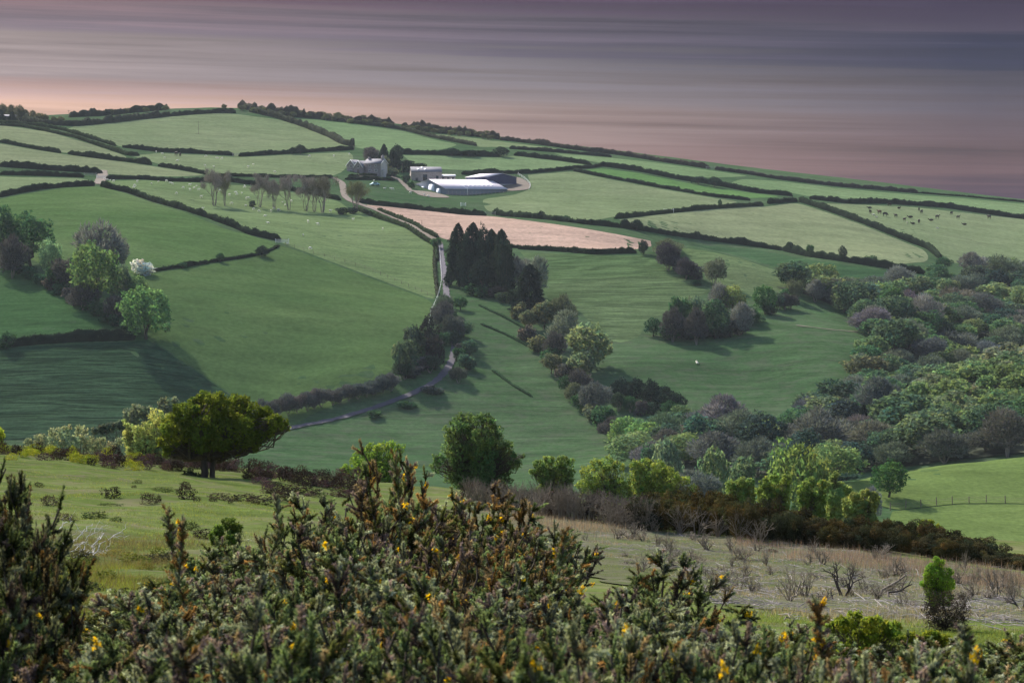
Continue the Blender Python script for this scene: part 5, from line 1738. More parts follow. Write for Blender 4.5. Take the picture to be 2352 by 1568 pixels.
for x, y, r, hill, u, v in placed[:330]:
    n_ = math.sin(x * .05 + 2) + math.sin(y * .043) + rw.uniform(-1.2, 1.2)
    if hill:
        col = rw.choice([(0.098, 0.128, 0.058), (0.11, 0.14, 0.065), (0.135, 0.145, 0.085), (0.08, 0.106, 0.054), (0.15, 0.142, 0.10)])
        place_tree('sheared', x, y, r * rw.uniform(1.5, 2.0), r * 2.8, col, 'wind-combed green tree on the wooded hill', group='trees of the wooded hill')
        continue
    kind, col = rw.choice(WOODCOL[:5] if n_ > 0 else WOODCOL[2:])
    col = tuple(c * rw.uniform(.85, 1.15) for c in col)
    w = r * 2 * rw.uniform(1.05, 1.35)
    lab, grp = {'round': ('rounded green tree in the valley wood', 'rounded trees of the valley wood'), 'fine': ('full green tree in the valley wood', 'full green trees of the valley wood'),
                'twig': ('leafless grey tree in the valley wood', 'leafless trees of the valley wood'), 'dark': ('dark evergreen tree in the valley wood', 'dark trees of the valley wood')}[kind]
    zone = 'upper part' if v < 730 else 'middle part' if v < 900 else 'lower right part' if u > 1900 else 'lower left part'
    tone = 'yellowish' if col[0] > .9 * col[1] and col[1] > 1.5 * col[2] else 'dark' if col[1] < .075 else 'pale' if col[1] > .11 else 'mid-toned'
    place_tree(kind, x, y, r * rw.uniform(1.3, 1.9), w, col, tone + ' ' + lab + ', ' + zone, group=tone + ' ' + grp + ', ' + zone)
# woodland floor
wf = [(1780, 660), (1900, 672), (2060, 674), (2240, 648), (2420, 640), (2420, 800), (2100, 800), (2030, 790), (1975, 750), (1930, 710), (1850, 678)]
M['litter'] = simple('leaf_litter', (0.028, 0.036, 0.022), 0.95, 0.4, 0.4, world=True)
field('woodland_floor', wf, M['litter'], 0.3)
field('woodland_floor', [(2030, 800), (2420, 800), (2440, 1040), (2352, 1042), (2200, 1058), (2000, 1085), (1870, 1100), (1700, 1085), (1560, 1090), (1470, 1070), (1480, 1045), (1550, 1015), (1720, 1035), (1810, 1020), (1870, 980), (1965, 905), (1990, 850)], M['litter'], 0.3)

# ------------------------------------------------------------------ haze
M['haze'], nt_, N_, L_2, o_ = mat('haze')
pv = N_.new('ShaderNodeVolumePrincipled')
pv.inputs['Color'].default_value = (0.78, 0.90, 1.0, 1)
pv.inputs['Density'].default_value = HAZE if 'HAZE' in globals() else 0.00028
pv.inputs['Anisotropy'].default_value = 0.0
L_2.new(pv.outputs[0], o_.inputs['Volume'])
A = Acc()
A.box(-1320, 1320, -200, 1920, -330, 90)
obj('haze', A.mesh('haze', M['haze']), kind='stuff')

# ------------------------------------------------------------------ bushes and trees on the near hill
def px_blobs(Y, blobs, seed, depth=0.6, gx=0.0):
    """Lumps of a crown surveyed as (u, v, radius) at distance Y -> local coordinates."""
    rng = np.random.default_rng(seed)
    s = Y / F
    out = []
    for u, v, r in blobs:
        x, y, z = los(u, v, Y)
        out.append((float(x), float(y) + rng.uniform(-1, 1) * depth, float(z), r * s))
    return out


def custom_tree(u, Y, blobs, n, size, color, label, cat, name, seed, stems, m='leaf', depth=0.6, bark='bark', elong=1.3, trunk_r=0.1, droop=0.0, fill=True):
    x, y, z = base_at(u, Y)
    B = [(a - x, b - y, c - z, r) for a, b, c, r in px_blobs(Y, blobs, seed, depth)]
    if fill:
        for b in list(B):
            if b[2] - b[3] > .1 * b[3] and b[3] > .5 * max(q[3] for q in B):
                for f in (.35, .7):
                    B.append((b[0] * .92, b[1], b[2] * f, b[3] * .95))
    B = knobbly(np.random.default_rng(seed + 9), [(b[0], b[1], b[2], b[3] * .86) for b in B], 7, .36)
    root = obj(name, None, None, (x, y, z), label, cat)
    obj('crown', crown_mesh('crown', seed, B, n, size, M[m], elong, droop, blobvar=0.12), root, color=color)
    rng = np.random.default_rng(seed + 1)
    A = Acc()
    for i in range(stems):
        a = rng.normal(0, trunk_r * 1.2, 2)
        ctr = np.array([0, 0, min(b[2] for b in B) * 0.6 + 0.4 * np.mean([b[2] for b in B])]) + np.r_[rng.normal(0, .25 * max(b[3] for b in B), 2), 0]
        tr = limb(rng, A, (a[0], a[1], -.15), ctr, trunk_r * (1 if i == 0 else .7), trunk_r * .55, 0.05, 6, 7)
        for k in range(i, len(B), max(stems, 1)):
            e = np.array(B[k][:3])
            P = limb(rng, A, tr[4 if k % 2 else 3], e, trunk_r * .45, trunk_r * .08, 0.07, 6, 5)
            for q in range(3):
                limb(rng, A, P[rng.integers(2, 5)], e + rng.normal(0, B[k][3] * .6, 3), trunk_r * .16, trunk_r * .04, 0.07, 4, 4)
    obj('trunk', A.mesh('trunk', M[bark]), root)
    return root


custom_tree(474, 96, [(410, 985, 42), (430, 945, 34), (470, 935, 36), (510, 930, 36), (548, 938, 34), (580, 950, 32), (605, 965, 28), (632, 968, 22), (650, 972, 14), (600, 992, 30), (560, 990, 46), (515, 985, 52), (470, 985, 52),
                      (430, 1008, 34), (395, 1014, 26), (470, 1015, 34), (515, 1018, 34), (555, 1018, 28), (590, 1012, 20), (385, 985, 22), (440, 925, 14), (440, 1038, 12), (400, 1036, 12), (540, 1040, 14), (658, 985, 8), (385, 1040, 8), (500, 1045, 10)],
            30000, 0.080, (0.125, 0.168, 0.030), 'windswept dark green hawthorn leaning right, alone on the grassy crest', 'tree', 'hawthorn_tree', 900, 2, depth=0.9, trunk_r=0.19, fill=False)
custom_tree(436, 94, [(432, 1092, 18), (418, 1098, 12), (450, 1096, 14)], 1500, 0.05, (0.05, 0.06, 0.03), 'small dark bush at the foot of the leaning hawthorn', 'shrub', 'shrub', 905, 1, depth=0.2, trunk_r=0.03)
custom_tree(325, 122, [(360, 955, 22), (372, 975, 24), (345, 985, 24), (320, 985, 16), (300, 990, 16), (295, 1005, 18), (330, 1010, 26), (365, 1010, 26), (280, 968, 6), (290, 978, 10), (305, 1035, 18), (350, 1035, 24), (395, 960, 16)],
            13000, 0.085, (0.34, 0.40, 0.16), 'pale yellow-green sunlit bush behind the left side of the hawthorn', 'shrub', 'shrub', 910, 3, depth=0.8, trunk_r=0.05)
custom_tree(150, 150, [(70, 1015, 14), (95, 1005, 16), (125, 998, 18), (150, 992, 18), (180, 995, 18), (205, 1008, 18), (230, 1018, 16), (120, 1020, 24), (165, 1020, 26), (205, 1030, 18), (90, 1025, 18), (250, 1030, 14), (272, 1012, 12)],
            11000, 0.10, (0.26, 0.30, 0.20), 'long low grey-green bush on the crest at the left', 'shrub', 'shrub', 915, 4, depth=1.0, trunk_r=0.05)
custom_tree(318, 300, [(300, 950, 18), (320, 940, 20), (340, 950, 18), (290, 965, 14), (320, 965, 26), (350, 970, 16)], 5000, 0.26, (0.16, 0.19, 0.14), 'grey-green domed tree below the crest left of the hawthorn', 'tree', 'tree', 918, 2, depth=1.5)
custom_tree(382, 300, [(372, 930, 16), (392, 925, 16), (385, 950, 24)], 3500, 0.26, (0.14, 0.175, 0.13), 'second grey-green tree half hidden behind the hawthorn', 'tree', 'tree', 919, 2, depth=1.5)
custom_tree(270, 230, [(235, 985, 14), (255, 980, 16), (280, 975, 14), (215, 990, 10)], 3500, 0.18, (0.10, 0.13, 0.11), 'dull bluish scrub below the crest beside the pale bush', 'shrub', 'shrub', 920, 2, depth=1.0)
custom_tree(4, 118, [(0, 990, 10), (6, 1000, 8), (-12, 1000, 16)], 2200, 0.08, (0.42, 0.48, 0.05), 'bright yellow-green bush cut by the left edge at the crest', 'shrub', 'shrub', 921, 1, depth=0.3, trunk_r=0.04)
custom_tree(868, 128, [(900, 1030, 18), (875, 1030, 18), (850, 1035, 18), (830, 1048, 18), (812, 1062, 14), (880, 1050, 26), (845, 1065, 24), (800, 1075, 14), (885, 1075, 24), (920, 1032, 12), (905, 1050, 16), (868, 1088, 22), (786, 1080, 8)],
            12500, 0.085, (0.20, 0.31, 0.06), 'fresh lime green bush just beyond the crest, centre left', 'shrub', 'shrub', 925, 4, depth=0.8, trunk_r=0.05)
custom_tree(1095, 116, [(1050, 975, 20), (1075, 968, 20), (1100, 962, 18), (1060, 962, 12), (1125, 975, 20), (1145, 990, 16), (1035, 1000, 22), (1070, 1000, 34), (1110, 1005, 34), (1145, 1015, 22), (1165, 1030, 18), (1030, 1030, 22), (1060, 1040, 34), (1105, 1045, 36), (1150, 1050, 28), (1185, 1062, 16), (1010, 1052, 16), (1000, 1072, 14),
                        (1055, 1075, 28), (1110, 1080, 32), (1160, 1078, 24), (1120, 955, 8), (1200, 1052, 8), (1178, 1042, 10)],
            28000, 0.082, (0.115, 0.185, 0.075), 'big bushy dark green tree in the centre, its leaf tips catching light', 'tree', 'tree', 930, 3, depth=0.9, trunk_r=0.09)
custom_tree(1270, 122, [(1240, 1068, 16), (1262, 1058, 16), (1290, 1058, 16), (1310, 1062, 12), (1250, 1085, 20), (1285, 1085, 24), (1310, 1085, 14), (1222, 1080, 8)], 8500, 0.085, (0.16, 0.23, 0.075), 'mid-green bush right of the big central one', 'shrub', 'shrub', 935, 3, depth=0.6, trunk_r=0.04)
custom_tree(1410, 140, [(1345, 1085, 18), (1370, 1070, 18), (1395, 1065, 18), (1420, 1072, 18), (1360, 1100, 22), (1400, 1098, 30), (1440, 1100, 24), (1340, 1115, 18), (1385, 1125, 26), (1430, 1128, 26)],
            13000, 0.095, (0.215, 0.28, 0.075), 'left half of the yellow-green willow scrub beyond the dead brush', 'shrub', 'shrub', 940, 4, depth=1.0, trunk_r=0.05)
custom_tree(1505, 138, [(1460, 1072, 18), (1485, 1068, 18), (1510, 1068, 18), (1535, 1080, 16), (1470, 1095, 26), (1510, 1095, 30), (1545, 1100, 22), (1480, 1122, 26), (1525, 1122, 26), (1560, 1110, 16), (1575, 1100, 12), (1590, 1118, 12)],
            14500, 0.095, (0.205, 0.27, 0.07), 'right half of the yellow-green willow scrub beyond the dead brush', 'shrub', 'shrub', 945, 4, depth=1.0, trunk_r=0.05)
for i, (u, Y, bl, c, lab) in enumerate([
        (1700, 104, [(1675, 1112, 12), (1700, 1105, 14), (1722, 1108, 12), (1700, 1122, 22), (1680, 1130, 14), (1725, 1128, 18)], (0.23, 0.31, 0.11), 'left low leafy bush with curling pale tips behind the gorse band'),
        (1782, 102, [(1755, 1108, 14), (1780, 1098, 14), (1805, 1102, 14), (1770, 1125, 22), (1800, 1125, 22), (1750, 1130, 16)], (0.20, 0.28, 0.085), 'second leafy pale-tipped bush behind the gorse band'),
        (1865, 104, [(1845, 1118, 14), (1866, 1108, 14), (1888, 1110, 12), (1850, 1135, 20), (1880, 1135, 20)], (0.19, 0.27, 0.085), 'third leafy pale-tipped bush behind the gorse band'),
        (1918, 106, [(1920, 1090, 9), (1915, 1102, 12), (1905, 1118, 15), (1930, 1118, 15), (1945, 1130, 15), (1915, 1142, 24)], (0.25, 0.33, 0.13), 'tallest pale leafy sapling bush with a raised tip behind the gorse'),
        (1985, 102, [(1960, 1140, 14), (1985, 1132, 12), (2005, 1138, 14), (1975, 1158, 20), (2005, 1160, 16), (2018, 1150, 9), (1950, 1160, 18)], (0.23, 0.29, 0.11), 'right low leafy bush reaching towards the field oak')]):
    custom_tree(u, Y, bl, 8500, 0.075, c, lab, 'shrub', 'shrub', 950 + i * 3, 3, depth=0.5, trunk_r=0.035)
custom_tree(2130, 92, [(2120, 1205, 12), (2138, 1200, 10), (2150, 1210, 10)], 2200, 0.06, (0.19, 0.23, 0.035), 'small yellow-green bush peeping over the dark gorse band', 'shrub', 'shrub', 970, 2, depth=0.2, trunk_r=0.02)

# sapling and its dark bush on the brushy slope
custom_tree(2155, 33, [(2150, 1286, 11), (2160, 1296, 16), (2140, 1306, 16), (2172, 1314, 17), (2150, 1326, 28), (2172, 1338, 24), (2133, 1340, 20), (2155, 1355, 28), (2185, 1345, 14), (2145, 1370, 22), (2170, 1372, 20), (2128, 1322, 12)],
            15000, 0.014, (0.20, 0.33, 0.05), 'small bright green sapling growing out of the dark bush at the right', 'tree', 'sapling', 975, 2, depth=0.12, trunk_r=0.012, fill=False)
custom_tree(2175, 32, [(2140, 1375, 24), (2175, 1370, 24), (2210, 1385, 22), (2150, 1400, 30), (2190, 1400, 30), (2225, 1405, 16), (2160, 1422, 28), (2200, 1425, 22)],
            7000, 0.012, (0.040, 0.034, 0.030), 'dark tangled thorn bush around the foot of the green sapling', 'shrub', 'shrub', 980, 6, m='leaf_stiff', depth=0.14, trunk_r=0.005, elong=2.2)

# ---- heather and low gorse clumps
def clump_mesh(seed, n=900, size=0.05, elong=1.6):
    rng = np.random.default_rng(seed)
    blobs = [(rng.uniform(-.3, .3), rng.uniform(-.26, .26), rng.uniform(.15, .6), rng.uniform(.16, .3)) for _ in range(11)] + [(0, 0, .3, .42)]
    return crown_mesh('heather_clump', seed, blobs, n, size, M['leaf_stiff'], elong, blobvar=.2)


CL = [clump_mesh(400 + i) for i in range(4)]


def clump(u, v, w, h, color, label, group=None, Y=None, cat='heather', name='heather_clump', ymin=3):
    x, y, z = base(u, v, ymin) if Y is None else base_at(u, Y)
    o = obj(name, R0.choice(CL), None, (x, y, z - 0.03), label, cat, group, color=color, rotz=R0.uniform(0, 6.28))
    o.scale = (w / F * y, w / F * y * .8, max(h * 1.45, 8) / F * y)
    return o


HE, HB, HGn = (0.028, 0.022, 0.021), (0.048, 0.038, 0.030), (0.05, 0.07, 0.026)
for u, v, w, h, c, lab in [
        (258, 1143, 56, 27, HE, 'large dark heather hummock left of centre in the turf'), (340, 1156, 50, 24, HB, 'grey-brown tufted clump right of the large hummock'), (364, 1152, 22, 20, HE, 'small round clump beside the grey-brown tufted one'),
        (428, 1146, 66, 30, HE, 'broad dark heather patch below the hawthorn'), (424, 1118, 30, 14, HE, 'small dark clump in the shade left of the hawthorn trunk'), (452, 1152, 26, 14, HB, 'low purple clump touching the broad dark patch'),
        (88, 1120, 26, 12, HE, 'dark clump alone near the left edge of the turf'), (315, 1112, 26, 10, HGn, 'small green tuft row above the hummocks'), (308, 1122, 16, 9, HE, 'tiny dark tuft above the hummocks'),
        (370, 1128, 60, 12, HGn, 'thin straggling green heather line left of the broad patch'), (500, 1144, 64, 16, HE, 'flat dark heather strip right of the broad patch'), (560, 1148, 70, 18, HE, 'longest flat heather strip in the turf'),
        (600, 1156, 74, 20, HB, 'brown heather patch with pinkish tips'), (530, 1160, 20, 12, HE, 'small round dark tuft below the flat strips'), (490, 1155, 24, 12, HB, 'small brown tuft between the flat strips'),
        (640, 1150, 50, 20, HB, 'heather patch meeting the gorse at the turf edge'), (115, 1160, 60, 20, HB, 'olive-brown clump above the dead white twigs'), (215, 1190, 70, 18, HGn, 'low olive heather cushion in the near turf'), (268, 1200, 34, 12, HGn, 'small green cushion in the near turf'),
        (435, 1215, 60, 22, HGn, 'green bramble cushion behind the gorse'), (400, 1230, 50, 20, HE, 'purple-brown heather behind the tall gorse sprig'), (470, 1235, 60, 22, HE, 'dark heather behind the gorse, right of the purple-brown one'),
        (150, 1195, 60, 16, HB, 'brown litter clump at the edge of the bare twigs'), (250, 1160, 70, 8, HGn, 'flat green tuft below the large hummock')]:
    clump(u, v, w, h, c, lab)
HC = [HE, HB, (0.07, 0.045, 0.055), HE]
for i in range(74):       # dark band along the crest
    u = -20 + i * 11.8 + R0.uniform(-6, 6)
    b0 = np.interp(u, [0, 160, 400, 600, 820], [1048, 1058, 1074, 1092, 1120])
    for k in range(2):
        v = b0 - 2 - R0.uniform(0, 5) + (k * R0.uniform(4, 12) if u > 560 else 0)
        yel = u < 330 and R0.random() < .42
        clump(u, v, R0.uniform(26, 54), R0.uniform(12, 26) * (1.25 if k else 1), (0.24, 0.27, 0.03) if yel else R0.choice(HC),
              'low yellow-green gorse cushion in the heather band on the crest' if yel else 'dark heather cushion in the band along the crest', 'yellow-green cushions on the crest' if yel else 'heather cushions along the crest',
              Y=R0.uniform(94, 108) if not 415 < u < 560 else R0.uniform(102, 110), cat='gorse' if yel else 'heather', name='gorse_cushion' if yel else 'heather_clump')
for i in range(26):
    u, v = R0.uniform(600, 830), R0.uniform(1105, 1150)
    clump(u, v, R0.uniform(30, 60), R0.uniform(12, 20), R0.choice(HC), 'dark heather cushion behind the highest gorse', 'heather cushions behind the gorse')

# ---- far gorse band (dark, 80-90 m away)
def gorse_far(seed, n=5200):
    rng = np.random.default_rng(seed)
    blobs = [(rng.uniform(-.38, .38), rng.uniform(-.3, .3), rng.uniform(.15, .82), rng.uniform(.10, .2)) for _ in range(20)] + [(0, 0, .4, .36)]
    return crown_mesh('gorse_bush', seed, blobs, n, 0.026, M['leaf_stiff'], 2.2, huevar=.16, blobvar=.25)


GF = [gorse_far(430 + i) for i in range(4)]
top_u = [1040, 1170, 1300, 1400, 1480, 1600, 1700, 1800, 1900, 2000, 2100, 2200, 2260, 2310, 2380]
top_v = [1100, 1105, 1115, 1130, 1135, 1128, 1140, 1160, 1180, 1192, 1200, 1218, 1240, 1262, 1275]
bot_v = [1160, 1178, 1192, 1205, 1218, 1228, 1238, 1248, 1258, 1266, 1274, 1288, 1296, 1305, 1312]
GORSE_LAB = {0: 'dark brown-green gorse bush in the band crossing the slope', 1: 'brownish gorse bush with orange tips in the dark band'}
for i in range(64):
    u = 1475 + i * 14.6 + R0.uniform(-5, 5)
    vt, vb = np.interp(u, top_u, top_v), np.interp(u, top_u, bot_v)
    x, y, z = base(u, vb, 20)
    y += (i % 3) * 1.6
    x = (u - 1176) / F * y
    z = float(ground_z(x, y))
    ztop = float(los(u, vt - 14 + R0.uniform(-6, 14) + (2 - i % 3) * 12, y)[2])
    w = R0.uniform(58, 88) / F * y
    br = u > 1500 and u < 1720 or R0.random() < .3
    o = obj('gorse_bush', GF[i % 4], None, (x, y, z - .05), GORSE_LAB[int(br)], 'gorse', 'brown-tipped gorse of the dark band' if br else 'dark gorse of the band', color=(0.064, 0.054, 0.022) if br else R0.choice([(0.040, 0.036, 0.020), (0.050, 0.045, 0.022), (0.036, 0.040, 0.022)]), rotz=R0.uniform(0, 6.28))
    o.scale = (w, w, max(ztop - z, .5))


# ---- dead gorse skeletons
def skeleton(seed, stems=5, lev=4, spread=.5, r=.02, ln=.3, up=.12, m='dead_wood', k=4):
    rng = np.random.default_rng(seed)
    A = Acc()
    tips = []
    for i in range(stems):
        a = rng.uniform(0, 6.28)
        le = rng.uniform(.15, .9)
        d = np.array([math.cos(a) * le, math.sin(a) * le, 1.0])
        d /= np.linalg.norm(d)
        branch_rec(rng, A, np.array([math.cos(a) * .04, math.sin(a) * .04, -.04]), d, ln * rng.uniform(.7, 1.2), r, 0, lev, tips, spread, up, k)
    t = np.array(tips)
    s = 1 / t[:, 2].max()
    for v in A.V:
        v *= s
    return A.mesh('dead_shrub', M[m])


SK = [skeleton(500 + i, 5 + i % 3, 4, r=.034) for i in range(4)]
SKF = [skeleton(520 + i, 10, 3, .35, .02, .34, .15) for i in range(3)]
SKB = [skeleton(540 + i, 2, 4, .6, .035, .3, .05, 'charred_wood', 6) for i in range(3)]


def dead(u, vt, vb, w, lib, label, group=None, i=0, ymin=3.0, name='dead_shrub'):
    x, y, z = base(u, vb, ymin)
    h = float(los(u, vt, y)[2]) - z
    o = obj(name, lib[i % len(lib)], None, (x, y, z), label, 'dead shrub', group, rotz=R0.uniform(0, 6.28))
    ww = w / F * y
    o.scale = (ww, ww, max(h, .12))
    return o


for i in range(52):       # grey thicket left of the dark band
    u = 1075 + i * 8.4 + R0.uniform(-6, 6)
    vt, vb = np.interp(u, top_u, top_v) - 4, np.interp(u, top_u, bot_v)
    dead(u, vt + R0.uniform(-8, 16), vb + R0.uniform(-4, 4), R0.uniform(40, 70), SKF if i % 2 else SK, 'leafless grey gorse in the thicket left of the dark band', 'dead gorse thicket', i)
    if i % 2 == 0:
        clump(u, vb - 3, R0.uniform(60, 90), (vb - vt) * R0.uniform(.5, .8), (0.045, 0.036, 0.034), 'brown heather under the dead gorse thicket', 'heather under the dead gorse')
for i, (u, vt, vb, w, lab) in enumerate([
        (1395, 1150, 1212, 56, 'grey dead shrub with crossing twigs left of the others on the brushy slope'), (1440, 1160, 1215, 60, 'spreading grey dead shrub before the willow scrub'), (1500, 1165, 1222, 60, 'pale dead shrub where the dark band begins'),
        (1560, 1150, 1228, 74, 'tall forked dead shrub against the dark gorse'), (1600, 1160, 1232, 60, 'dead shrub right of the tall forked one'), (1648, 1172, 1236, 56, 'slender dead shrub by the reddish soil'),
        (1695, 1168, 1240, 62, 'dead shrub with upright twigs by the reddish soil'), (1745, 1185, 1250, 60, 'dead shrub leaning left at the foot of the dark band'), (1480, 1210, 1245, 40, 'short dead shrub in the pale litter'),
        (1535, 1218, 1262, 44, 'short thick dead shrub in the middle of the slope'), (1625, 1215, 1265, 50, 'dead shrub with a bent main stem'), (1680, 1225, 1268, 44, 'low dead shrub in the middle of the litter'),
        (1310, 1225, 1240, 22, 'two short dead stubs in the turf'), (1345, 1215, 1244, 20, 'black upright stub in the turf'), (1315, 1262, 1320, 70, 'fine grey twiggy skeleton in the turf left of the slope'),
        (1475, 1270, 1315, 60, 'pale bushy dead shrub behind the gorse tips'), (1530, 1262, 1305, 54, 'straw-coloured dead shrub behind the gorse tips'), (1760, 1250, 1300, 50, 'dead shrub in the thick of the fallen sticks'),
        (1815, 1295, 1382, 64, 'dark thin dead shrub with two long stems'), (1850, 1300, 1375, 50, 'long-stemmed dead shrub leaning right'), (1890, 1248, 1300, 60, 'dead shrub before the pink heather stems'),
        (1700, 1300, 1355, 60, 'fine dead shrub above the green turf patch'), (1725, 1320, 1365, 40, 'fine dead shrub right of the green turf patch'), (2290, 1300, 1372, 70, 'fine grey dead shrub near the right edge'),
        (2325, 1310, 1380, 50, 'contorted dead shrub at the right edge'), (2240, 1285, 1350, 24, 'single upright dead stem near the right edge'), (2205, 1300, 1345, 60, 'low dead brush right of the sapling'), (2075, 1355, 1395, 60, 'arching dead twigs left of the sapling')]):
    dead(u, vt, vb, w, SK if i % 3 else SKF, lab, None, i)
rd = random.Random(5)
for i in range(70):
    u = rd.uniform(1380, 2352)
    lo, hi = np.interp(u, [1380, 1700, 2352], [1215, 1245, 1325]), np.interp(u, [1380, 1700, 2352], [1290, 1375, 1420])
    vb = rd.uniform(lo, hi)
    dead(u, vb - rd.uniform(14, 52), vb, rd.uniform(26, 70), SK if i % 4 else SKF, 'spindly grey dead gorse stem among the fallen sticks', 'dead gorse stems among the fallen sticks', i)
    if i % 2:
        clump(u + rd.uniform(-30, 30), vb, rd.uniform(26, 60), rd.uniform(5, 11), rd.choice([HE, HB, HGn]), 'low scrubby tuft added as dark shading among the fallen sticks', 'scrubby tufts added as shading among the fallen sticks')  # dark tufts added to suggest patches of shade on the slope
dead(1940, 1288, 1372, 80, SKB, 'charred twisted dead shrub with a thick black stem', None, 0)
dead(1905, 1345, 1378, 90, SKB, 'black sprawling dead branches at the foot of the twisted shrub', None, 1)
dead(2350, 1355, 1400, 40, SKB, 'black contorted stump at the right edge', None, 2)


def log_between(u0, v0, u1, v1, h1, r, label, m='charred_wood', forks=3, seed=0):
    x0, y0, z0 = base(u0, v0, 3)
    x1 = (u1 - 1176) / F * y0
    p1 = np.array([x1 - x0, 0.4, h1])
    rng = np.random.default_rng(seed)
    A = Acc()
    P = limb(rng, A, (0, 0, -.03), p1, r, r * .5, .05, 7, 6)
    for k in range(forks):
        q = P[rng.integers(3, 6)]
        e = q + p1 * rng.uniform(.2, .45) + rng.normal(0, .16, 3)
        Q = limb(rng, A, q, e, r * .4, r * .15, .07, 5, 5)
        limb(rng, A, Q[3], e + rng.normal(0, .15, 3), r * .2, r * .08, .07, 4, 4)
    return obj('fallen_branch', A.mesh('fallen_branch', M[m]), None, (x0, y0, z0), label, 'branch')


log_between(2010, 1372, 2095, 1310, .42, .035, 'thick dead branch propped up to the right on the brushy slope', 'dead_wood', 4, 1)
log_between(2030, 1376, 2110, 1345, .25, .028, 'dead branch lying under the propped one', 'charred_wood', 3, 2)
log_between(1880, 1352, 1960, 1368, .06, .03, 'dark branch lying flat beside the charred shrub', 'charred_wood', 2, 3)
log_between(1815, 1384, 1860, 1310, .45, .016, 'long curved grey branch standing out of the green turf', 'dead_wood', 2, 4)
log_between(1795, 1425, 1830, 1412, .05, .014, 'short pale broken branch on the green turf', 'dead_wood', 1, 5)
log_between(2075, 1400, 2120, 1380, .12, .014, 'pale bent branch left of the sapling', 'dead_wood', 2, 6)
log_between(2200, 1340, 2280, 1325, .10, .014, 'thin pale branch reaching right from the thorn bush', 'dead_wood', 2, 7)
# white forked twigs in the left hollow
for i, (u, v, du, dv, h) in enumerate([(166, 1246, 16, -50, .28), (172, 1240, 50, -46, .22), (128, 1262, 14, -30, .16), (205, 1258, 22, -60, .30), (230, 1244, 40, -24, .16), (190, 1286, 14, -40, .22), (170, 1284, 10, -46, .24), (205, 1284, 24, -66, .34), (145, 1275, 26, -24, .14), (126, 1222, 14, -34, .2), (150, 1262, 36, -10, .1), (222, 1275, 12, -8, .07), (178, 1222, 22, -22, .16)]):
    log_between(u, v, u + du, v + dv, h, .013, 'bleached white forked twig standing in the hollow at the left', 'white_wood' if 'white_wood' in M else 'dead_wood', 3, 20 + i)['group'] = 'bleached twigs in the left hollow'

# ---- litter of sticks, dry stems and grass
M['brush_ground'] = grass_material('brush_ground', (0.100, 0.118, 0.050), (0.165, 0.155, 0.110), (0.105, 0.130, 0.050), 0.0, fine=6.0, dry=(0.090, 0.125, 0.035, 0.9), scale=8.0)
field('brush_ground', [(1040, 1165), (1250, 1187), (1480, 1222), (1700, 1240), (1850, 1254), (2000, 1270), (2200, 1296), (2400, 1325), (2400, 1432), (2200, 1410), (2050, 1425), (1900, 1395), (1780, 1402), (1650, 1375), (1610, 1340), (1500, 1330), (1420, 1345), (1300, 1320), (1150, 1270), (1040, 1230)], M['brush_ground'], 0.03, 0.9, 3.0, ragged=.35)
def scatter_uv(poly, n, seed, ymin=3.0, jit=12.0):
    rr = random.Random(seed)
    us = [p[0] for p in poly]
    vs = [p[1] for p in poly]
    g0 = np.random.default_rng(seed)
    uv = np.zeros((0, 2))
    while len(uv) < n:
        q = np.stack([g0.uniform(min(us), max(us), n), g0.uniform(min(vs), max(vs), n)], 1)
        ins = np.zeros(n, bool)
        for i in range(len(poly)):
            a, b = poly[i], poly[(i + 1) % len(poly)]
            if a[1] != b[1]:
                ins ^= ((a[1] > q[:, 1]) != (b[1] > q[:, 1])) & (q[:, 0] < a[0] + (q[:, 1] - a[1]) / (b[1] - a[1]) * (b[0] - a[0]))
        uv = np.vstack([uv, q[ins]])
    uv = uv[:n] + g0.normal(0, jit, (n, 2)) * np.array([1, .5])
    # ground distance looked up on a coarse raster of directions
    gu = np.linspace(min(us), max(us), 40)
    gv = np.linspace(min(vs), max(vs), 40)
    g = hit([(a, b) for b in gv for a in gu], ymin)
    Y = np.array([q[1] if q and q[1] < 130 else np.nan for q in g]).reshape(40, 40)
    Y = np.where(np.isnan(Y), np.nanmax(Y), Y)
    fu = (uv[:, 0] - gu[0]) / (gu[1] - gu[0])
    fv = (uv[:, 1] - gv[0]) / (gv[1] - gv[0])
    iu = np.clip(fu.astype(int), 0, 38)
    iv = np.clip(fv.astype(int), 0, 38)
    a, b = fu - iu, fv - iv
    y = (Y[iv, iu] * (1 - a) + Y[iv, iu + 1] * a) * (1 - b) + (Y[iv + 1, iu] * (1 - a) + Y[iv + 1, iu + 1] * a) * b
    x = (uv[:, 0] - 1176) / F * y
    return x, y, ground_z(x, y)


def stuff(name, A, m, color, label=None):
    return obj(name, A.mesh(name, m), None, color=color, kind='stuff', label=label)


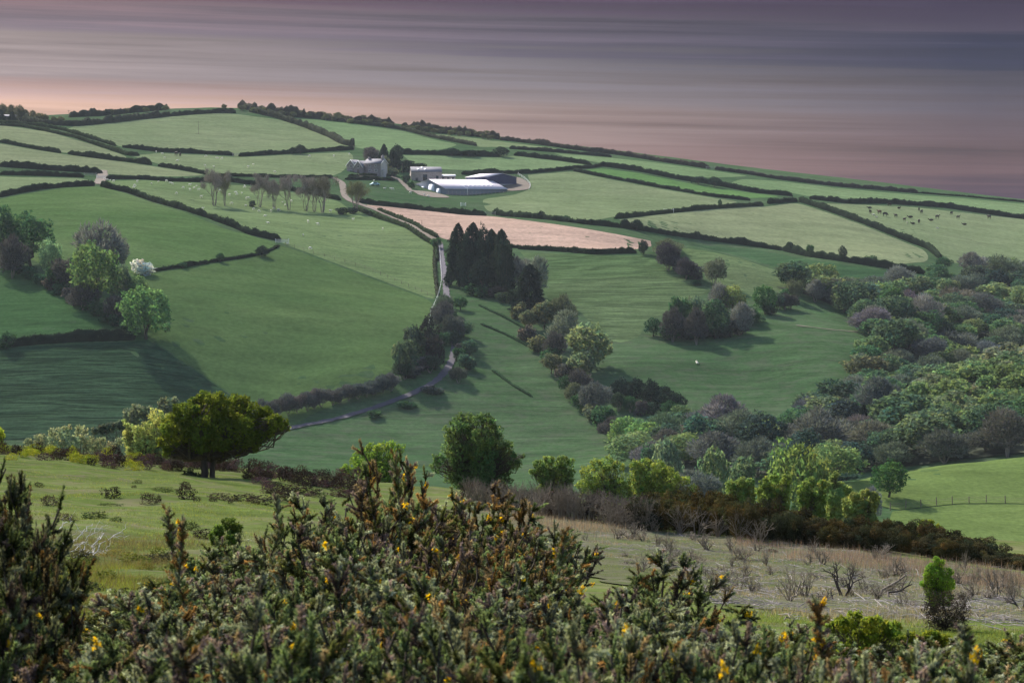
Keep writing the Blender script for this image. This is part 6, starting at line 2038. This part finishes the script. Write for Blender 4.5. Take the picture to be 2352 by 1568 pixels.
def sticks(name, poly, n, seed, length, width, color, flat=0.12, label=None, tintvar=.5):
    rng = np.random.default_rng(seed)
    x, y, z = scatter_uv(poly, n, seed)
    dens = np.sin(x * 1.7 + np.sin(y * .8) * 2) + np.sin(y * 1.1 + x * .6) + rng.normal(0, .7, n)
    k = dens > -0.35
    x, y, z = x[k], y[k], z[k]
    n = len(x)
    L = length * rng.uniform(.35, 1.4, n)
    a = rng.uniform(0, 6.2832, n)
    el = np.abs(rng.normal(0, flat, n))
    d = np.stack([np.cos(a) * np.cos(el), np.sin(a) * np.cos(el), np.sin(el)], 1)
    P0 = np.stack([x, y, z + rng.uniform(.0, .03, n)], 1)
    mid = P0 + d * (L * .5)[:, None] + rng.normal(0, .05, (n, 3)) * L[:, None]
    P1 = P0 + d * L[:, None]
    for m_ in (mid, P1):
        m_[:, 2] = np.maximum(m_[:, 2], ground_z(m_[:, 0], m_[:, 1]) + .004)
    wv = width * rng.uniform(.5, 1.5, n)
    up = np.array([0, 0, 1.0])
    sd_ = np.cross(d, up)
    sd_ /= np.linalg.norm(sd_, axis=1)[:, None] + 1e-9
    rows = []
    for P, f in ((P0, 1), (mid, .8), (P1, .4)):
        rows += [P + sd_ * (wv * f)[:, None], P - sd_ * (wv * f)[:, None], P + up * (wv * f * 1.5)[:, None]]
    V = np.stack(rows, 1).reshape(-1, 3)
    q = []
    b = np.arange(n) * 9
    for s in (0, 3):
        for i in range(3):
            j = (i + 1) % 3
            q.append(np.stack([b + s + i, b + s + j, b + s + 3 + j, b + s + 3 + i], 1))
    t = rng.uniform(1 - tintvar, 1 + tintvar, n)
    A = Acc()
    A.add(V, None, np.concatenate(q), np.repeat(np.stack([t, t, t], 1), 9, 0))
    return stuff(name, A, M['twig'], color, label)


def grass(name, poly, n, seed, h, w, color, label=None, patch=0.0, lean=.35, xy=None, m='leaf', jit=12.0):
    rng = np.random.default_rng(seed)
    x, y, z = scatter_uv(poly, n, seed, jit=jit) if xy is None else xy
    n = len(x)
    dens = np.sin(x * 1.3 + np.sin(y * .9) * 1.5) + np.sin(y * .7 - x * .9) + rng.normal(0, .6, n)
    k = dens > patch
    x, y, z = x[k], y[k], z[k]
    n = len(x)
    H = h * rng.uniform(.4, 1.4, n)
    a = rng.uniform(0, 6.2832, n)
    b = rng.uniform(0, 6.2832, n)
    le = np.abs(rng.normal(0, lean, n))
    P = np.stack([x, y, z - .01], 1)
    s = np.stack([np.cos(b), np.sin(b), 0 * b], 1) * (w * .5)
    tip = P + np.stack([np.cos(a) * le, np.sin(a) * le, np.ones(n)], 1) * H[:, None]
    V = np.stack([P - s, P + s, tip], 1).reshape(-1, 3)
    t = rng.uniform(.6, 1.4, n)
    hue = rng.normal(0, .12, n)
    T = np.repeat(np.clip(np.stack([t * (1 + hue), t, t * (1 - hue)], 1), .2, 2), 3, 0)
    A = Acc()
    A.add(V, np.arange(3 * n).reshape(n, 3), None, T)
    return stuff(name, A, M[m], color, label)


BRUSH = [(1200, 1180), (1480, 1222), (1700, 1240), (2000, 1270), (2360, 1318), (2380, 1440), (1900, 1420), (1640, 1400), (1560, 1340), (1300, 1250)]
sticks('fallen_sticks', BRUSH, 6000, 601, .34, .0065, (0.25, 0.225, 0.225), .14, 'grey fallen gorse sticks littering the slope')
sticks('fallen_sticks', [(1560, 1300), (2050, 1300), (2380, 1350), (2380, 1430), (1900, 1400), (1640, 1370)], 1300, 602, .42, .0075, (0.30, 0.275, 0.27), .12, 'bleached fallen sticks, densest on the right slope')
grass('dry_grass', BRUSH, 70000, 603, .10, .013, (0.22, 0.20, 0.16), 'dry buff grass among the sticks', .2)
grass('heather_stems', [(1690, 1245), (2000, 1275), (2360, 1322), (2380, 1370), (2120, 1330), (1960, 1300), (1700, 1270)], 16000, 604, .26, .011, (0.19, 0.145, 0.15), 'thin pinkish dead heather stems below the dark band', -.5, .2)
grass('heather_stems', [(1080, 1165), (1250, 1185), (1480, 1222), (1480, 1240), (1300, 1225), (1150, 1195)], 9000, 608, .22, .011, (0.20, 0.165, 0.155), 'pale dead heather stems under the thicket', -.8, .25)
grass('turf_grass', [(-10, 1060), (400, 1078), (700, 1100), (760, 1180), (700, 1240), (350, 1300), (-10, 1200)], 60000, 605, .05, .016, (0.165, 0.205, 0.058), 'short turf of the hilltop meadow', .1, .8)
grass('turf_grass', [(1250, 1215), (1600, 1300), (1900, 1420), (2380, 1440), (2380, 1500), (1900, 1500), (1600, 1420), (1300, 1290)], 70000, 606, .05, .008, (0.145, 0.185, 0.05), 'short turf between the gorse and the dead brush', -.6, .6)
grass('long_grass', [(-20, 1230), (120, 1215), (200, 1222), (300, 1245), (420, 1240), (560, 1290), (420, 1420), (180, 1500), (-20, 1500)], 70000, 607, .15, .007, (0.125, 0.110, 0.060), 'long brown grass in the hollow at the left', -.2, .5, jit=18)
grass('long_grass', [(120, 1300), (330, 1300), (330, 1480), (60, 1560), (100, 1420)], 50000, 609, .11, .007, (0.15, 0.18, 0.035), 'yellow-green moss and grass in the hollow', -.4, .7)

# ------------------------------------------------------------------ foreground gorse
SPRIG_COL = [((0.34, 0.37, 0.26), .34), ((0.19, 0.25, 0.115), .26), ((0.15, 0.165, 0.06), .19), ((0.33, 0.25, 0.15), .09), ((0.36, 0.22, 0.09), .06), ((0.27, 0.205, 0.20), .10)]


def gorse_bush(seed, nspr=640, nspine=74, col_shift=None):
    rng = np.random.default_rng(seed)
    wts = np.array([w for _, w in SPRIG_COL])
    if col_shift is not None:
        wts = wts * np.array(col_shift)
    wts /= wts.sum()
    cols = np.array([c for c, _ in SPRIG_COL])
    stems = Acc()
    # leaders rise from the root; sprigs stand on them
    leaders = []
    nl = 26
    for i in range(nl):
        a = rng.uniform(0, 6.2832)
        rr_ = math.sqrt(rng.uniform(0, 1)) * .46
        top = np.array([math.cos(a) * rr_, math.sin(a) * rr_, (1 - 1.5 * rr_ ** 2) * rng.uniform(.88, 1.0)])
        if i < 3:
            top[2] *= 1.07
        P = limb(rng, stems, (rng.normal(0, .04), rng.normal(0, .04), -.05), top, .014, .004, .05, 7, 4)
        leaders.append((P, rng.choice(len(cols), p=wts)))
    B, D, Ls, Cc = [], [], [], []
    for i in range(nspr):
        P, ci = leaders[rng.integers(nl)]
        t = 1 - abs(rng.normal(0, .30))
        t = max(t, .25) * 5.99
        k = min(int(t), 5)
        p = P[k] * (1 - (t - k)) + P[k + 1] * (t - k)
        ax = P[-1] - P[0]
        ax /= np.linalg.norm(ax)
        out = np.array([p[0], p[1], 0.0])
        d = ax * .45 + out * 1.3 + rng.normal(0, .55, 3) + np.array([0, 0, .3])
        d /= np.linalg.norm(d)
        B.append(p)
        D.append(d)
        Ls.append(rng.uniform(.045, .10))
        Cc.append(ci if rng.random() < .6 else rng.choice(len(cols), p=wts))
    for P, ci in leaders:                       # each leader ends in a sprig of its own
        d = P[-1] - P[-3]
        B.append(P[-2])
        D.append(d / np.linalg.norm(d))
        Ls.append(rng.uniform(.07, .13))
        Cc.append(ci)
    B, D, Ls, Cc = np.array(B), np.array(D), np.array(Ls), np.array(Cc)
    n = len(B)
    for i in range(0, n, 2):
        stems.tube([B[i], B[i] + D[i] * Ls[i]], [.004, .002], 3)
    t = rng.uniform(0.02, 1.05, (n, nspine))
    u = np.cross(D, rdir(rng, n))
    u /= np.linalg.norm(u, axis=1)[:, None]
    v = np.cross(D, u)
    th = rng.uniform(0, 6.2832, (n, nspine))
    rad = np.cos(th)[..., None] * u[:, None] + np.sin(th)[..., None] * v[:, None]
    p = B[:, None] + D[:, None] * (t * Ls[:, None])[..., None]
    opn = rng.uniform(.35, 1.1, (n, nspine))[..., None]
    dd = D[:, None] * (1.15 - opn * .6) + rad * opn + rng.normal(0, .12, (n, nspine, 3))
    dd /= np.linalg.norm(dd, axis=2)[..., None]
    ln = rng.uniform(.014, .027, (n, nspine)) * (1.1 - .3 * t)
    sd_ = np.cross(dd, rdir(rng, n * nspine).reshape(n, nspine, 3))
    sd_ /= np.linalg.norm(sd_, axis=2)[..., None]
    w = rng.uniform(.0030, .0056, (n, nspine))[..., None]
    a = p - sd_ * w
    b = p + sd_ * w
    c = p + dd * ln[..., None]
    V = np.stack([a, b, c], 2).reshape(-1, 3)
    bt = rng.uniform(.55, 1.35, n)[:, None] * rng.uniform(.6, 1.5, (n, nspine)) * (.22 + 1.0 * np.clip(t, 0, 1))  # darker sprig bases also paint shaded gaps; tips brightened as if lit
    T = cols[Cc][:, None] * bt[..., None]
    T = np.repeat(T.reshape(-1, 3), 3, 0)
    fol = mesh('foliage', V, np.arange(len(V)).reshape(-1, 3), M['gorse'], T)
    # flowers: small keeled petals packed at some sprig ends
    fl = Acc()
    pick = rng.random(n) < .010
    for i in np.where(pick)[0]:
        q = B[i] + D[i] * Ls[i] * rng.uniform(.75, 1.0) + rdir(rng, 12) * rng.uniform(.006, .022, (12, 1))
        tb = rng.uniform(.75, 1.2, (12, 1)) * np.array([[1, 1, 1]])
        vv, ff, tt = leaf_tris(rng, q, .015, 1.1, np.tile(D[i], (12, 1)), tb)
        fl.add(vv, ff, None, tt)
    flo = fl.mesh('flowers', M['petal']) if fl.n else None
    return fol, stems.mesh('stems', M['bark']), flo


GB = [gorse_bush(700 + i) for i in range(5)]
GBB = [gorse_bush(720 + i, 380, 90, (.45, .7, 1.2, 3, 2.3, 2)) for i in range(2)]   # browner
SIL_U = [0, 60, 120, 160, 240, 290, 330, 370, 400, 440, 520, 620, 660, 760, 820, 870, 905, 960, 1040, 1120, 1190, 1240, 1300, 1340, 1400, 1480, 1560, 1620, 1680, 1740, 1800, 1860, 1890, 1930, 2000, 2100, 2200, 2352]
SIL_V = [1110, 1115, 1190, 1420, 1420, 1330, 1240, 1200, 1195, 1240, 1225, 1190, 1150, 1140, 1110, 1070, 1045, 1090, 1100, 1130, 1165, 1210, 1225, 1300, 1330, 1340, 1315, 1290, 1370, 1440, 1450, 1420, 1380, 1460, 1480, 1480, 1475, 1455]
rg = random.Random(21)
LAYERS = [(6.6, .95), (7.6, .95), (8.8, 1.0), (10.2, 1.1), (11.8, 1.15), (13.6, 1.2), (15.6, 1.3), (17.8, 1.35), (20.2, 1.4), (22.6, 1.5)]
ng = 0
for li, (Y, w0) in enumerate(LAYERS):
    half = 1176 / F * Y + 0.9
    nx = int(2 * half / (w0 * .60))
    for i in range(nx + 1):
        x = -half + 2 * half * (i + rg.uniform(-.25, .25)) / nx
        y = Y + rg.uniform(-.5, .5)
        u = 1176 + x / y * F
        us = min(max(u, 0), 2352)
        sil = float(np.interp(us, SIL_U, SIL_V))
        far_y = 13.0 if us < 200 else (22.0 if us < 1320 else 15.0)
        if y > far_y + .8:
            continue
        f = min(max((y - 6.0) / (far_y - 6.0), 0), 1)
        vt = 1585 + (sil - 1585) * f ** .62 + rg.uniform(-4, 22)
        if -80 < u < 420 + (40 if y < 12 else 0) and y > 8.3:
            vt = max(vt, 1455 if u < 240 else 1345)
        z = float(ground_z(x, y))
        h = (float(los(u, vt, y)[2]) - z) * 1.08
        if h < .45:
            continue
        w = min(w0, .55 + h * .75) * rg.uniform(.9, 1.15)
        brown = (780 < us < 1320 and y > 15 and rg.random() < .75) or rg.random() < .10
        lib = GBB if brown else GB
        k = rg.randrange(len(lib))
        fo, st, fl = lib[k]
        place_ = 'near the left edge' if us < 330 else 'left of the middle' if us < 800 else 'in the middle' if us < 1300 else 'right of the middle' if us < 1850 else 'near the right edge'
        row_ = 'front row' if y < 8.2 else 'second row' if y < 11 else 'third row' if y < 14.5 else 'back row'
        lab = ('gorse bush of the brown orange-tipped group on the skyline of the gorse' if brown and y > 15 else 'brownish gorse bush among the grey-green ones') if brown else \
              ('grey-green gorse bush at the very front' if y < 9 else ('tall dark gorse bush at the left edge' if us < 200 else ('grey-green gorse bush in the right part of the thicket' if us > 1340 else 'grey-green gorse bush in the middle of the thicket')))
        grp = lab.replace('gorse bush', 'gorse')
        lab = ('brownish orange-tipped' if brown else 'dark' if us < 200 and y > 9 else 'grey-green') + ' gorse bush in the ' + row_ + ', ' + place_
        grp = lab.replace('gorse bush', 'gorse bushes')
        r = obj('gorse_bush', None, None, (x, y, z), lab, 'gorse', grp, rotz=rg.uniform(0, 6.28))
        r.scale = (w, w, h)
        j = rg.uniform(.85, 1.12) * (.62 if us < 170 and y > 9 else 1)  # bushes at the left edge dimmed in colour to look backlit
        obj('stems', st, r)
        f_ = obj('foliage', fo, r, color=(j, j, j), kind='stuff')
        if fl:
            g_ = obj('flowers', fl, r, color=(0.78, 0.50, 0.015), kind='stuff')
        ng += 1
rh = random.Random(9)
for i in range(34):       # low growth in the hollow between the gorse
    u, v = rh.uniform(110, 400), rh.uniform(1265, 1460)
    clump(u, v, rh.uniform(50, 110), rh.uniform(14, 34), rh.choice([(0.11, 0.13, 0.025), (0.05, 0.05, 0.028), (0.09, 0.115, 0.03), (0.13, 0.12, 0.03), (0.04, 0.042, 0.026)]), 'low yellow-green tussock in the hollow between the gorse', 'tussocks in the left hollow', cat='tussock', name='tussock')
# single tall shoots standing out of the thicket
def gorse_shoot(seed, brown=False):
    rng = np.random.default_rng(seed)
    st = Acc()
    P = limb(rng, st, (0, 0, -.05), (rng.normal(0, .05), rng.normal(0, .05), 1.3), .016, .004, .02, 8, 5)
    n, ns = 110, 70
    t = rng.uniform(.25, 1, n) ** .8 * 6.99
    k = np.minimum(t.astype(int), 6)
    B = P[k] * (1 - (t - k))[:, None] + P[k + 1] * (t - k)[:, None]
    D = rdir(rng, n) * np.array([1, 1, .5]) + np.array([0, 0, .75])
    D /= np.linalg.norm(D, axis=1)[:, None]
    L_ = rng.uniform(.05, .15, n) * (1.25 - t / 9)
    q = rng.random((n, ns))
    p = B[:, None] + D[:, None] * (q * L_[:, None])[..., None]
    dd = D[:, None] * .7 + rdir(rng, n * ns).reshape(n, ns, 3) * .8
    dd /= np.linalg.norm(dd, axis=2)[..., None]
    sd_ = np.cross(dd, rdir(rng, n * ns).reshape(n, ns, 3)) * .0045
    V = np.stack([p - sd_, p + sd_, p + dd * rng.uniform(.016, .032, (n, ns))[..., None]], 2).reshape(-1, 3)
    ci = rng.choice(6, n, p=[.1, .15, .2, .15, .3, .1] if brown else [.35, .25, .2, .1, .05, .05])
    T = np.array([c for c, _ in SPRIG_COL])[ci][:, None] * (rng.uniform(.6, 1.4, n)[:, None] * rng.uniform(.6, 1.4, (n, ns)))[..., None]
    fol = mesh('foliage', V, np.arange(len(V)).reshape(-1, 3), M['gorse'], np.repeat(T.reshape(-1, 3), 3, 0))
    fl = Acc()
    for i in rng.choice(n, 5 if brown else 2, replace=False):
        c = B[i] + D[i] * L_[i] + rdir(rng, 10) * rng.uniform(.006, .02, (10, 1))
        vv, ff, tt = leaf_tris(rng, c, .018, 1.1, np.tile(D[i], (10, 1)), np.ones((10, 3)) * rng.uniform(.8, 1.2, (10, 1)))
        fl.add(vv, ff, None, tt)
    return fol, st.mesh('stems', M['bark']), fl.mesh('flowers', M['petal'])


SH_ = [gorse_shoot(760), gorse_shoot(761, True), gorse_shoot(762)]
for i, (u, vt, Y) in enumerate([(378, 1172, 14.5), (430, 1205, 14.0), (640, 1142, 17), (905, 1045, 19), (1888, 1382, 9.5), (2240, 1450, 9.0), (1300, 1218, 15)]):
    x, y, z = base_at(u, Y)
    h = float(los(u, vt, Y)[2]) - z
    rng = np.random.default_rng(800 + i)
    lib = SH_[i % 3]
    r = obj('gorse_bush', None, None, (x, y, z), 'narrow upright gorse shoot rising above its neighbours', 'gorse', 'upright gorse shoots', rotz=rg.uniform(0, 6))
    r.scale = (.8, .8, h / 1.3)
    obj('stems', lib[1], r)
    obj('foliage', lib[0], r, color=(.9, .9, .9), kind='stuff')
    if lib[2]:
        obj('flowers', lib[2], r, color=(0.78, 0.50, 0.015), kind='stuff')
for i, (u, vt, Y) in enumerate([(-10, 1096, 12.4), (-90, 1110, 11.6), (20, 1150, 11.6), (-70, 1220, 10.4), (52, 1215, 12.0), (40, 1290, 10.8), (-40, 1340, 9.0)]):
    x, y, z = base_at(u, Y)
    h = float(los(u, vt, Y)[2]) - z
    r = obj('gorse_bush', None, None, (x, y, z), ('tallest', 'second tallest', 'middle', 'broad lower', 'right-hand', 'low front', 'lowest front')[i] + ' dark gorse bush of the cluster cut by the left edge', 'gorse', 'dark gorse cluster at the left edge', rotz=i * 1.3)
    w_ = (1.0, 1.0, .85, 1.0, .66, .6, .8)[i]
    r.scale = (w_, w_, h * 1.04)
    obj('stems', GB[i % 5][1], r)
    obj('foliage', GB[i % 5][0], r, color=(.5, .5, .46), kind='stuff')  # dim foliage colour stands in for the cluster's backlit shade
print('gorse bushes', ng)
# brambles at the right foot and the dark gorse beside them
custom_tree(1985, 17, [(1930, 1425, 22), (1960, 1420, 22), (1990, 1425, 24), (2020, 1435, 24), (2050, 1445, 22), (1950, 1450, 30), (1990, 1455, 34), (2030, 1465, 30), (2065, 1462, 16), (1915, 1445, 18)], 12000, 0.019, (0.19, 0.25, 0.04), 'low yellow-green bramble behind the gorse at the right', 'bramble', 'bramble', 990, 5, depth=.18, trunk_r=.012)
custom_tree(2150, 16, [(2120, 1462, 18), (2140, 1458, 18), (2165, 1465, 18), (2100, 1470, 16), (2145, 1480, 24)], 7000, 0.016, (0.16, 0.21, 0.03), 'second bramble below the dark thorn bush', 'bramble', 'bramble', 993, 4, depth=.14, trunk_r=.010)
custom_tree(520, 24, [(505, 1215, 16), (525, 1200, 18), (545, 1210, 16), (500, 1230, 20), (540, 1230, 20)], 7000, 0.02, (0.10, 0.16, 0.04), 'green leafy shrub behind the gorse near the turf edge', 'shrub', 'shrub', 996, 4, depth=.16, trunk_r=.012)
